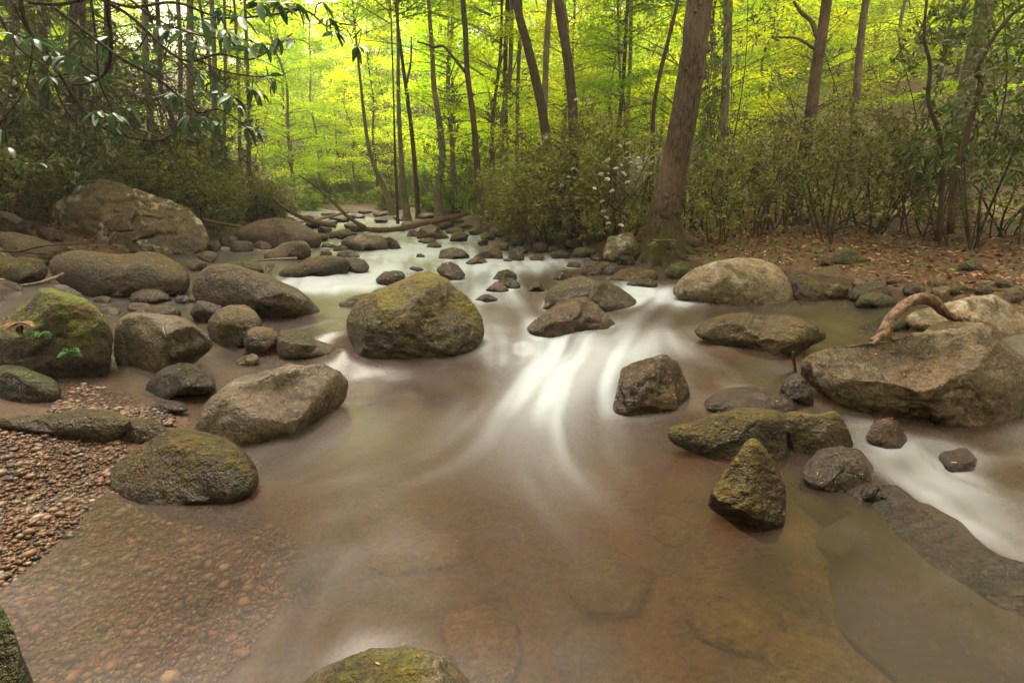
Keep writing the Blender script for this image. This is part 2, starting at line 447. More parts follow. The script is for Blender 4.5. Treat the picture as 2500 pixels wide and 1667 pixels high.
L_LITTER = leaf_mat('leaf_litter', (.09, .038, .02), (.22, .10, .055), (.42, .25, .16), 0.1, (1, .8, .6), 0.7, 0.2)
L_CATKIN = leaf_mat('catkin', (.20, .08, .03), (.33, .15, .065), (.46, .28, .16), 0.15, (1, .8, .6), 0.6, 0.2)
L_FLOWER = leaf_mat('petal', (.70, .66, .60), (.80, .77, .74), (.84, .82, .80), 0.3, (1, 1, 1), 0.6, 0.2)
L_FERN = leaf_mat('leaf_fern', (.03, .085, .012), (.045, .13, .018), (.07, .18, .03), 0.3, None, 0.6, 0.2)

def bark_mat(name, dark, light, moss=0.0, scale=1.0):
    t = NT(name)
    g = t.n('ShaderNodeNewGeometry'); pos = g.outputs['Position']
    mp = t.n('ShaderNodeMapping'); mp.inputs['Scale'].default_value = (14 * scale, 14 * scale, 2.6 * scale); t.l(pos, mp.inputs['Vector'])
    n1 = t.noise(2.2, 6, 0.65, mp.outputs[0], 0.8); n2 = t.noise(1.1, 3, 0.5, pos)
    col = t.ramp(n1, [(0.36, dark), (0.66, light)])
    col = t.mix(t.rng(n2, 0.5, 0.7, 0, 0.5), col, tuple(c * 1.35 for c in light))
    if moss:
        sep = t.n('ShaderNodeSeparateXYZ'); t.l(pos, sep.inputs[0])
        nm = t.noise(3.4, 5, 0.7, pos)
        col = t.mix(t.math('MULTIPLY', t.rng(t.math('ADD', nm, t.math('MULTIPLY', sep.outputs['Z'], -0.16)), 0.25, 0.5), moss), col, (.06, .065, .014))
    return t.done(t.bsdf(col, 0.85, t.bump(n1, 1.0, 0.06), 0.2))
B_MAIN = bark_mat('bark_brown', (.016, .010, .006), (.15, .10, .068), 0.8)
B_DARK = bark_mat('bark_dark', (.03, .02, .013), (.10, .066, .042))
B_GREY = bark_mat('bark_grey', (.08, .06, .042), (.25, .20, .15))
B_TWIG = bark_mat('bark_twig', (.035, .022, .014), (.11, .075, .05))
B_DEAD = bark_mat('dead_wood', (.06, .034, .022), (.20, .125, .085), 0.25)
B_DRIFT = bark_mat('driftwood', (.12, .068, .05), (.35, .22, .165))
B_PALE = bark_mat('pale_stick', (.2, .15, .11), (.42, .34, .27))
B_MOSSLOG = bark_mat('mossy_wood', (.03, .025, .012), (.10, .085, .03), 1.0)

def ground_mat():
    t = NT('ground')
    g = t.n('ShaderNodeNewGeometry'); pos = g.outputs['Position']
    kind = t.attr('rnd')                         # 0 stream bed, 1 gravel, 2 leaf litter bank
    n1 = t.noise(2.2, 5, .6, pos, .5); n2 = t.noise(22, 5, .65, pos)
    vo = t.n('ShaderNodeTexVoronoi'); vo.inputs['Scale'].default_value = 34; t.l(pos, vo.inputs['Vector'])
    bed = t.ramp(n1, [(.34, (.007, .005, .004)), (.46, (.024, .015, .008)), (.55, (.055, .029, .012)), (.64, (.03, .023, .009))])
    gs = t.n('ShaderNodeSeparateColor'); t.l(vo.outputs['Color'], gs.inputs[0])
    grav = t.ramp(t.noise(55, 3, .7, pos), [(.3, (.018, .012, .009)), (.45, (.055, .028, .016)), (.6, (.095, .046, .026)), (.75, (.14, .09, .06))])
    lit = t.ramp(n2, [(.3, (.028, .017, .011)), (.5, (.085, .046, .028)), (.7, (.17, .095, .06))])
    col = t.mix(t.rng(kind, 0.2, 0.9), t.mix(t.rng(n2, .4, .6, 0, .45), bed, (.07, .045, .025)), grav)
    col = t.mix(t.rng(kind, 1.2, 1.8), col, lit)
    col = t.mix(t.math('MULTIPLY', t.rng(n1, .5, .62), t.rng(kind, 1.5, 2.0, 0, .6)), col, (.075, .09, .02))
    return t.done(t.bsdf(col, 0.75, t.bump(t.math('ADD', n2, vo.outputs['Distance']), .7, .02), .3))
M_GROUND = ground_mat()

def pebble_mat():
    t = NT('pebble')
    g = t.n('ShaderNodeNewGeometry'); oi = t.n('ShaderNodeObjectInfo')
    r = t.math('FRACT', t.math('ADD', t.attr('rnd'), oi.outputs['Random']))
    col = t.ramp(r, [(0, (.018, .013, .012)), (.2, (.04, .026, .022)), (.34, (.095, .044, .025)), (.6, (.15, .068, .038)), (.82, (.19, .105, .062)), (.94, (.12, .095, .07)), (1, (.30, .24, .18))])
    n = t.noise(90, 3, .6, g.outputs['Position'])
    col = t.mix(t.rng(n, .4, .7, 0, .4), col, t.mix(1.0, col, (.5, .45, .4), 'MULTIPLY'))
    return t.done(t.bsdf(col, .5, t.bump(n, .3, .004), .4))
M_PEB = pebble_mat()

def water_mat():
    t = NT('stream_water')
    foam = t.attr('foam'); streak = t.attr('streak'); milk_sheen = t.attr('milk_sheen')
    g = t.n('ShaderNodeNewGeometry')
    nb = t.noise(3.0, 2, .5, g.outputs['Position'])
    fac = t.math('ADD', t.math('MULTIPLY', foam, t.math('ADD', .62, t.math('MULTIPLY', streak, .42))), t.math('MULTIPLY', milk_sheen, t.math('ADD', .85, t.math('MULTIPLY', streak, .12))), True)
    lw = t.n('ShaderNodeFresnel'); lw.inputs['IOR'].default_value = 1.33
    tr = t.n('ShaderNodeBsdfTransparent'); tr.inputs['Color'].default_value = (.82, .70, .54, 1)
    gl = t.n('ShaderNodeBsdfGlossy'); gl.inputs['Roughness'].default_value = .26; gl.inputs['Color'].default_value = (.9, .9, .9, 1)
    nrm = t.bump(nb, .12, .03)
    t.l(nrm, gl.inputs['Normal'])
    col = t.mix(t.rng(fac, .3, .95), (.092, .052, .040), (.36, .385, .44))
    df = t.n('ShaderNodeBsdfDiffuse'); t.l(col, df.inputs['Color'])
    m1 = t.n('ShaderNodeMixShader'); t.l(t.math('MULTIPLY', fac, .94), m1.inputs[0]); t.l(tr.outputs[0], m1.inputs[1]); t.l(df.outputs[0], m1.inputs[2])
    m2 = t.n('ShaderNodeMixShader'); t.l(t.math('MULTIPLY', lw.outputs[0], t.math('SUBTRACT', 1.0, t.math('MULTIPLY', foam, .7))), m2.inputs[0]); t.l(m1.outputs[0], m2.inputs[1]); t.l(gl.outputs[0], m2.inputs[2])
    return t.done(m2.outputs[0])
M_WATER = water_mat()

# ------------------------------------------------------------------ ground sheet
def axis(parts):
    out = []
    for a, b, s in parts: out.append(np.arange(a, b, s))
    return np.concatenate(out + [[parts[-1][1]]])
def grid_faces(nx, ny):
    i, j = np.meshgrid(np.arange(ny - 1), np.arange(nx - 1), indexing='ij')
    a = i * nx + j
    Q = np.stack([a, a + 1, a + 1 + nx, a + nx], -1).reshape(-1, 4)
    return np.concatenate([Q[:, [0, 1, 2]], Q[:, [0, 2, 3]]])
gx = axis([(-100, -40, 3), (-40, -14, .8), (-14, -5, .2), (-5, 6, .06), (6, 14, .2), (14, 40, .8), (40, 100, 3)])
gy = axis([(-12, 0, .5), (0, 4, .035), (4, 7, .06), (7, 14, .12), (14, 30, .35), (30, 60, 1.2), (60, 125, 3)])
GX, GY = np.meshgrid(gx, gy)
gz = T(GX.ravel(), GY.ravel())
_, _, ins = _base_ground(GX.ravel(), GY.ravel())
dz = gz - W(GX.ravel(), GY.ravel())
kind = np.where(ins > -0.4, 0.0, 2.0)
left_bar = (GX.ravel() < 0) & (GY.ravel() < 3.6) & (dz > -0.12)
gw = np.clip((dz + .3) / .22, 0, 1) * np.clip((3.9 - GY.ravel()) / .5, 0, 1) * np.clip((-.2 - GX.ravel()) / .5, 0, 1)
kind = np.where((gw > 0) & (kind < .5) | left_bar, np.maximum(gw, 0), kind)
kind = np.where((dz > 0.08) & (kind < 0.5) & (gw < .3), 2.0, kind)
mb = MB(); mb.add(np.stack([GX.ravel(), GY.ravel(), gz], 1), grid_faces(len(gx), len(gy)), kind)
ground = mb.build('ground', M_GROUND); tag(ground, 'leaf-strewn forest floor and stony stream bed', 'ground', kind='structure')

# ------------------------------------------------------------------ water sheet with silky streaks
wx = axis([(-9, -5.5, .12), (-5.5, 5.5, .034), (5.5, 8, .12)])
wy = axis([(-2, .5, .2), (.5, 7.5, .034), (7.5, 13, .07), (13, 34, .25), (34, 60, 1.0)])
wy = np.unique(np.round(wy, 4))
WX, WY = np.meshgrid(wx, wy)
shift = np.interp(wy, [-2, 9, 14, 26, 60], [0, 0, -1.0, -7, -26])     # the sheet follows the bend upstream
stretch = np.interp(wy, [-2, 14, 26, 60], [1, 1, 1.0, 1.6])
WX = WX * stretch[:, None] + shift[:, None]
X, Y = WX.ravel(), WY.ravel()
# flow field from arrows given as pixel pairs on the water
ARR = [((1000,560),(980,600)),((1000,600),(1020,640)),((800,650),(800,700)),((780,740),(810,800)),((1150,620),(1180,680)),((1200,720),(1210,790)),((1220,800),(1240,870)),
 ((1600,760),(1520,820)),((1650,700),(1600,760)),((1480,830),(1420,900)),((1400,900),(1330,980)),((1320,980),(1270,1060)),((1280,1080),(1300,1200)),((1320,1180),(1420,1330)),
 ((1420,1300),(1650,1500)),((1650,1450),(1950,1620)),((1550,1200),(1750,1400)),((1800,1350),(2100,1500)),((2000,1400),(2400,1580)),((1500,1100),(1560,1250)),
 ((1200,1100),(1080,1200)),((1080,1200),(900,1290)),((900,1180),(700,1200)),((1100,1350),(1000,1500)),((1250,1400),(1350,1600)),((900,1000),(750,1050)),((750,1060),(650,1150)),((700,1250),(520,1350)),
 ((500,1400),(350,1520)),((820,1450),(760,1600)),((1800,860),(1880,930)),((1950,960),(2080,1030)),((2100,1040),(2250,1150)),((2200,1120),(2400,1300)),((2300,1080),(2480,1130)),((1620,960),(1640,1050)),((870,870),(900,920)),((560,870),(470,930)),((1000,930),(1150,960))]
fp = []; fv = []
for a, b in ARR:
    pa, pb = hit(*a, fn=W), hit(*b, fn=W)
    v = (pb - pa)[:2]; fp.append(pa[:2]); fv.append(v / (np.linalg.norm(v) + 1e-6))
vx = np.zeros_like(X); vy = np.zeros_like(X) - 0.02; den = np.full_like(X, 0.02)
for (a, b), (c, d) in zip(fp, fv):
    w = (((X - a) ** 2 + (Y - b) ** 2) / 0.3 + .05) ** -1.5
    vx += w * c; vy += w * d; den += w
vx /= den; vy /= den
sp = np.sqrt(vx ** 2 + vy ** 2) + 1e-6; vx /= sp; vy /= sp
shp = WX.shape
VX = vx.reshape(shp); VY = vy.reshape(shp)
def sample(field, x, y):
    iy = np.interp(y, wy, np.arange(len(wy)))
    st = np.interp(y, wy, stretch); sh = np.interp(y, wy, shift)
    ix = np.interp((x - sh) / st, wx, np.arange(len(wx)))
    i0 = np.clip(iy.astype(int), 0, shp[0] - 2); j0 = np.clip(ix.astype(int), 0, shp[1] - 2)
    a, b = iy - i0, ix - j0
    return (field[i0, j0] * (1 - a) * (1 - b) + field[i0 + 1, j0] * a * (1 - b) + field[i0, j0 + 1] * (1 - a) * b + field[i0 + 1, j0 + 1] * a * b)
P3 = np.stack([X, Y, np.zeros_like(X)], 1)
def lic(noise, step, n):
    acc = noise.ravel().copy(); tot = 1.0
    for sgn in (1, -1):
        x, y = X.copy(), Y.copy()
        for k in range(n):
            x = x + sgn * step * sample(VX, x, y); y = y + sgn * step * sample(VY, x, y)
            wgt = 1 - (k + 1) / (n + 1)
            acc += sample(noise, x, y) * wgt; tot += wgt / 1.0 if sgn == 1 else wgt
    return acc / tot
nz = (vnoise(P3 * 7) + .7 * vnoise(P3 * 14 + 5)).reshape(shp)
s1 = lic(nz, .05, 16)
nz2 = vnoise(P3 * 2.2 + 9).reshape(shp)
s2 = lic(nz2, .07, 14)
st1 = np.clip(.5 + 1.0 * s1 / (s1.std() * 3.2) + 0.5 * s2 / (s2.std() * 3), 0, 1)
def blob_field(blobs):
    f = np.zeros_like(X)
    for px, py, wxp, wyp, a in blobs:
        c = hit(px, py, fn=W)
        rx = wxp * cam_depth(c) / F
        up_, dn = on_z(px, py - wyp, c[2]), on_z(px, py + wyp, c[2])
        ry = max(abs(up_[1] - dn[1]) / 2, .05)
        f = np.maximum(f, a * np.exp(-(((X - c[0]) / rx) ** 2 + ((Y - c[1]) / ry) ** 2) * 0.9)) + 0.12 * a * np.exp(-(((X - c[0]) / rx) ** 2 + ((Y - c[1]) / ry) ** 2) * 0.9) * (1 - f.clip(0, 1))
    return np.clip(f, 0, 1)
def blur(fld, k):
    a = fld.reshape(shp).copy()
    for _ in range(2):
        for ax in (0, 1):
            pad = [(0, 0), (0, 0)]; pad[ax] = (k + 1, k)
            c = np.cumsum(np.pad(a, pad, mode='edge'), axis=ax)
            n_ = a.shape[ax]
            a = (np.take(c, np.arange(2 * k + 1, 2 * k + 1 + n_), axis=ax) - np.take(c, np.arange(0, n_), axis=ax)) / (2 * k + 1)
    return a.ravel()
FOAM = [(1460,870,140,28,.9),(1400,905,100,44,1),(1340,960,100,55,.95),(1290,1030,110,60,.65),(1500,830,100,14,.7),(1620,822,80,16,.7),(1290,868,130,18,1),(1180,862,80,14,.8),(1400,850,90,20,.9),
 (1480,1065,90,16,.4),(1330,1075,80,14,.6),(1620,1035,50,25,.6),(1340,1130,170,60,.36),(1240,1150,100,70,.28),(1420,1200,130,80,.22),(1580,790,70,10,.5),
 (866,880,24,22,.9),(895,892,40,12,.6),
 (800,697,110,9,1),(720,690,50,8,.9),(880,684,70,8,.7),(860,655,70,10,.6),(960,650,50,10,.5),(1040,612,90,8,.6),(950,625,60,8,.5),(1080,572,90,6,.6),(1000,562,60,5,.6),(1150,650,60,12,.6),(1200,690,50,12,.5),(1260,650,60,8,.6),(1340,640,80,6,.6),
 (1180,640,50,10,.5),(1220,720,60,14,.4),(1210,770,60,16,.45),(1610,725,90,12,.6),(1690,735,70,8,.4),(1560,705,60,9,.5),(640,600,40,6,.6),(720,606,40,6,.6),(545,575,25,10,.8),(530,600,15,8,.6),(820,590,30,6,.4),(900,590,60,8,.5),
 (880,530,18,4,1),(1000,545,60,4,.6),
 (2010,980,40,9,.6),(2070,1005,45,10,.5),(2150,1105,26,24,1),(2195,1150,50,32,1),(2270,1215,60,36,1),(2360,1290,70,42,.95),(2470,1370,60,40,.9),(2180,1050,60,10,.3),(2300,1090,80,12,.28),(2440,1115,80,12,.3),
 (1720,1000,60,14,.4),(1350,780,60,12,.3),(2480,830,30,20,.8)]
FOAM = [(a, b, c * 1.15, d * 1.5, min(1, e * 1.4)) if b < 730 else (a, b, c, d, e) for a, b, c, d, e in FOAM]
foam = blob_field(FOAM)
foam = np.clip(lic(lic(foam.reshape(shp), .045, 9).reshape(shp), .03, 6) * 1.12, 0, 1)
foam = np.maximum(.3 * foam, blur(foam, 8) * 1.28).clip(0, 1)
MILK_SHEEN = [(820,1060,320,120,.62),(700,1050,150,50,.5),(950,1250,220,80,.4),(850,1080,190,90,.5),(900,1180,160,90,.45),(1050,1000,200,70,.4),(780,990,120,40,.5),(1150,1150,150,120,.35),(1300,1250,120,120,.4),(1450,1150,150,100,.4),(1500,1400,250,150,.2),(1000,720,300,40,.4),(820,770,60,40,.45),  # milkiness; the left-middle blobs also paint in the sky's pale reflection
 (1100,600,250,30,.4),(850,620,150,20,.4),(1500,760,200,30,.35),(1720,880,120,50,.4),(480,960,70,50,.35),(540,880,40,30,.35),(600,1250,200,120,.25),(300,1400,250,150,.08),(900,1450,300,150,.06),(2350,1150,200,90,.5),(1700,1000,100,40,.35),(1950,740,200,30,.15)]
milk_sheen = np.clip(blur(lic(blob_field(MILK_SHEEN).reshape(shp), .06, 12), 9) * .62 + .17, 0, 1)
wz = W(X, Y) + (0.003 + .014 * foam) * (st1 - .5) + 0.02 * foam + 0.01 * fbm(P3 * 2.3, 2)
# little standing waves where the water is white
wz += 0.03 * foam * fbm(P3 * np.array([3, 2, 1]) + 40, 2)
mb = MB(); mb.add(np.stack([X, Y, wz], 1), grid_faces(len(wx), len(wy)))
water = mb.build('water', M_WATER); tag(water, 'silky white and brown stream water running between boulders', 'water', kind='structure')
for nm, arr in (('foam', foam), ('streak', st1), ('milk_sheen', milk_sheen)):
    a = water.data.attributes.new(nm, 'FLOAT', 'POINT'); a.data.foreach_set('value', arr.astype(np.float32))

# ------------------------------------------------------------------ rocks
WATERLINE = []
ROCK_TOPS = []                                   # sampled upward-facing points for the litter
def make_rock(name, label, mat, outline, depth=0.8, sub=4, seed=1, facets=5, group=None, push=0.75, ext=0.12, amp=0.065, fac_off=(.58, .9), base=None, cat=None, ridge=0.025, block=2.5, lit=1.0, stain=1.0, sink=0.0, planes=(), flood_k=.62, yaw=0.0):
    rr = np.random.default_rng(seed * 101 + 3)
    o = np.array(outline, float)
    x0, x1 = o[:, 0].min(), o[:, 0].max(); y0, y1 = o[:, 1].min(), o[:, 1].max()
    pb = hit((x0 + x1) / 2, y1 if base is None else base)
    wide = (x1 - x0) * cam_depth(pb) / F
    D = depth * wide / 2
    fw = np.array([pb[0], pb[1]]) / np.hypot(pb[0], pb[1])
    cen = pb.copy(); cen[:2] += fw * D * push
    dep = cam_depth(cen)
    # rows near the foot reach below the water or soil
    o2 = o.copy()
    low = np.clip((o[:, 1] - (y0 + .55 * (y1 - y0))) / (.45 * (y1 - y0)), 0, 1)
    o2[:, 1] += low * ext * (y1 - y0)
    cx, cy = (x0 + x1) / 2, (o2[:, 1].min() + o2[:, 1].max()) / 2
    q = np.stack([(o2[:, 0] - cx), -(o2[:, 1] - cy)], 1) * dep / F
    # radial outline
    th = np.linspace(-math.pi, math.pi, 181)
    r = np.zeros_like(th)
    a = q; b = np.roll(q, -1, 0)
    for k, t in enumerate(th):
        d = np.array([math.cos(t), math.sin(t)])
        e = b - a
        den = d[0] * e[:, 1] - d[1] * e[:, 0]
        den = np.where(np.abs(den) < 1e-9, 1e-9, den)
        s = (a[:, 0] * e[:, 1] - a[:, 1] * e[:, 0]) / den
        u = (a[:, 0] * d[1] - a[:, 1] * d[0]) / den
        ok = (s > 0) & (u >= -1e-6) & (u <= 1 + 1e-6)
        r[k] = s[ok].max() if ok.any() else 0
    r[r == 0] = np.median(r[r > 0])
    ker = np.array([1, 2, 3, 2, 1.]) / 9
    r = np.convolve(np.concatenate([r[-5:-1], r, r[1:5]]), ker, 'same')[4:-4]
    v, f = ico(sub)
    ang = np.arctan2(v[:, 2], v[:, 0]); s = np.hypot(v[:, 0], v[:, 2]); bb = v[:, 1]
    k = (s ** block + np.abs(bb) ** block) ** (1 / block)
    s, bb = s / k, bb / k
    p = np.stack([np.cos(ang) * s, bb, np.sin(ang) * s], 1)
    # chisel flat faces
    for _ in range(facets):
        n = rr.normal(size=3); n[1] = -abs(n[1]) - .35; n[2] = n[2] * .8 + .25
        n /= np.linalg.norm(n)
        off = rr.uniform(*fac_off)
        d = p @ n - off
        keepo = np.clip(np.abs(p[:, 1]) / .45 + .22, 0, 1)
        p = p - (np.where(d > 0, d * .9, 0) * keepo)[:, None] * n[None]
    for n, off in planes:                        # faces seen in the photograph
        n = np.array(n, float); n /= np.linalg.norm(n)
        d = p @ n - off
        p = p - (np.where(d > 0, d * .95, 0) * np.clip(np.abs(p[:, 1]) / .3 + .25, 0, 1))[:, None] * n[None]
    for _ in range(facets // 2):                 # the far side too
        n = rr.normal(size=3); n[1] = abs(n[1]) + .3; n /= np.linalg.norm(n)
        d = p @ n - rr.uniform(.7, .9)
        p = p - np.where(d > 0, d * .85, 0)[:, None] * n[None]
    rad = np.interp(np.arctan2(p[:, 2], p[:, 0]), th, r)
    size = (r.mean() + D) / 2
    loc = np.stack([p[:, 0] * rad, p[:, 1] * D, p[:, 2] * rad], 1)
    nr = p / (np.linalg.norm(p, axis=1)[:, None] + 1e-9)
    qn = loc / size * 1.3 + seed * 7.7
    edge = 1 - 0.65 * np.clip((s - .85) / .15, 0, 1)
    dsp = (fbm(qn, 3, .5) * amp * 1.3 + fbm(qn * 5 + 3, 4, .6) * amp * .6) * edge
    if ridge:
        rd = 1 - np.abs(fbm(qn * np.array([1.1, 1.1, 2.6]) + 31, 3)) * 4
        dsp = dsp - ridge * np.clip(rd, 0, 1) ** 3 * edge
    loc = loc + nr * (dsp * size)[:, None]
    # place: x across, y away from the camera along the ground, z along the tilted picture plane
    rt = np.array([1.0, 0, 0]); upv = np.array([0, SP, CP])
    fx = np.array([fw[0], fw[1], 0])
    c3 = at_depth(cx, cy, dep)
    loc[:, 1] += yaw * loc[:, 0]
    wv = c3 + loc[:, :1] * rt + loc[:, 2:3] * upv + loc[:, 1:2] * fx
    wv[:, 2] -= sink
    org = np.array([c3[0], c3[1], max(wv[:, 2].min(), float(surf(c3[0], c3[1])[0]) - 0.05)])
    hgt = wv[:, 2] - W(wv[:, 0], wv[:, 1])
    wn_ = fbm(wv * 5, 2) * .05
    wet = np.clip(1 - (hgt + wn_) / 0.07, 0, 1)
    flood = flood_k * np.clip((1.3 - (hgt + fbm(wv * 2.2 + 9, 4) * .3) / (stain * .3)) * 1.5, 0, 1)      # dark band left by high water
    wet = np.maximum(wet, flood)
    WATERLINE.append(wv[np.abs(hgt) < .035][:, :2])
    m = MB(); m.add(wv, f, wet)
    ob = m.build(name, mat if not isinstance(mat, str) else R[mat], None, True, org)
    tag(ob, label, cat or ('boulder' if name == 'boulder' else 'stone'), group)
    tri = wv[f]; nn = np.cross(tri[:, 1] - tri[:, 0], tri[:, 2] - tri[:, 0]); ar = np.linalg.norm(nn, axis=1) + 1e-12
    nz_ = nn[:, 2] / ar
    ok = (nz_ > .45) & (tri[:, :, 2].mean(1) > surf(tri[:, 0, 0], tri[:, 0, 1]) + .05)
    if ok.any() and lit > 0: ROCK_TOPS.append((tri[ok].mean(1), nn[ok] / ar[ok][:, None], ar[ok] / 2, lit))
    return ob

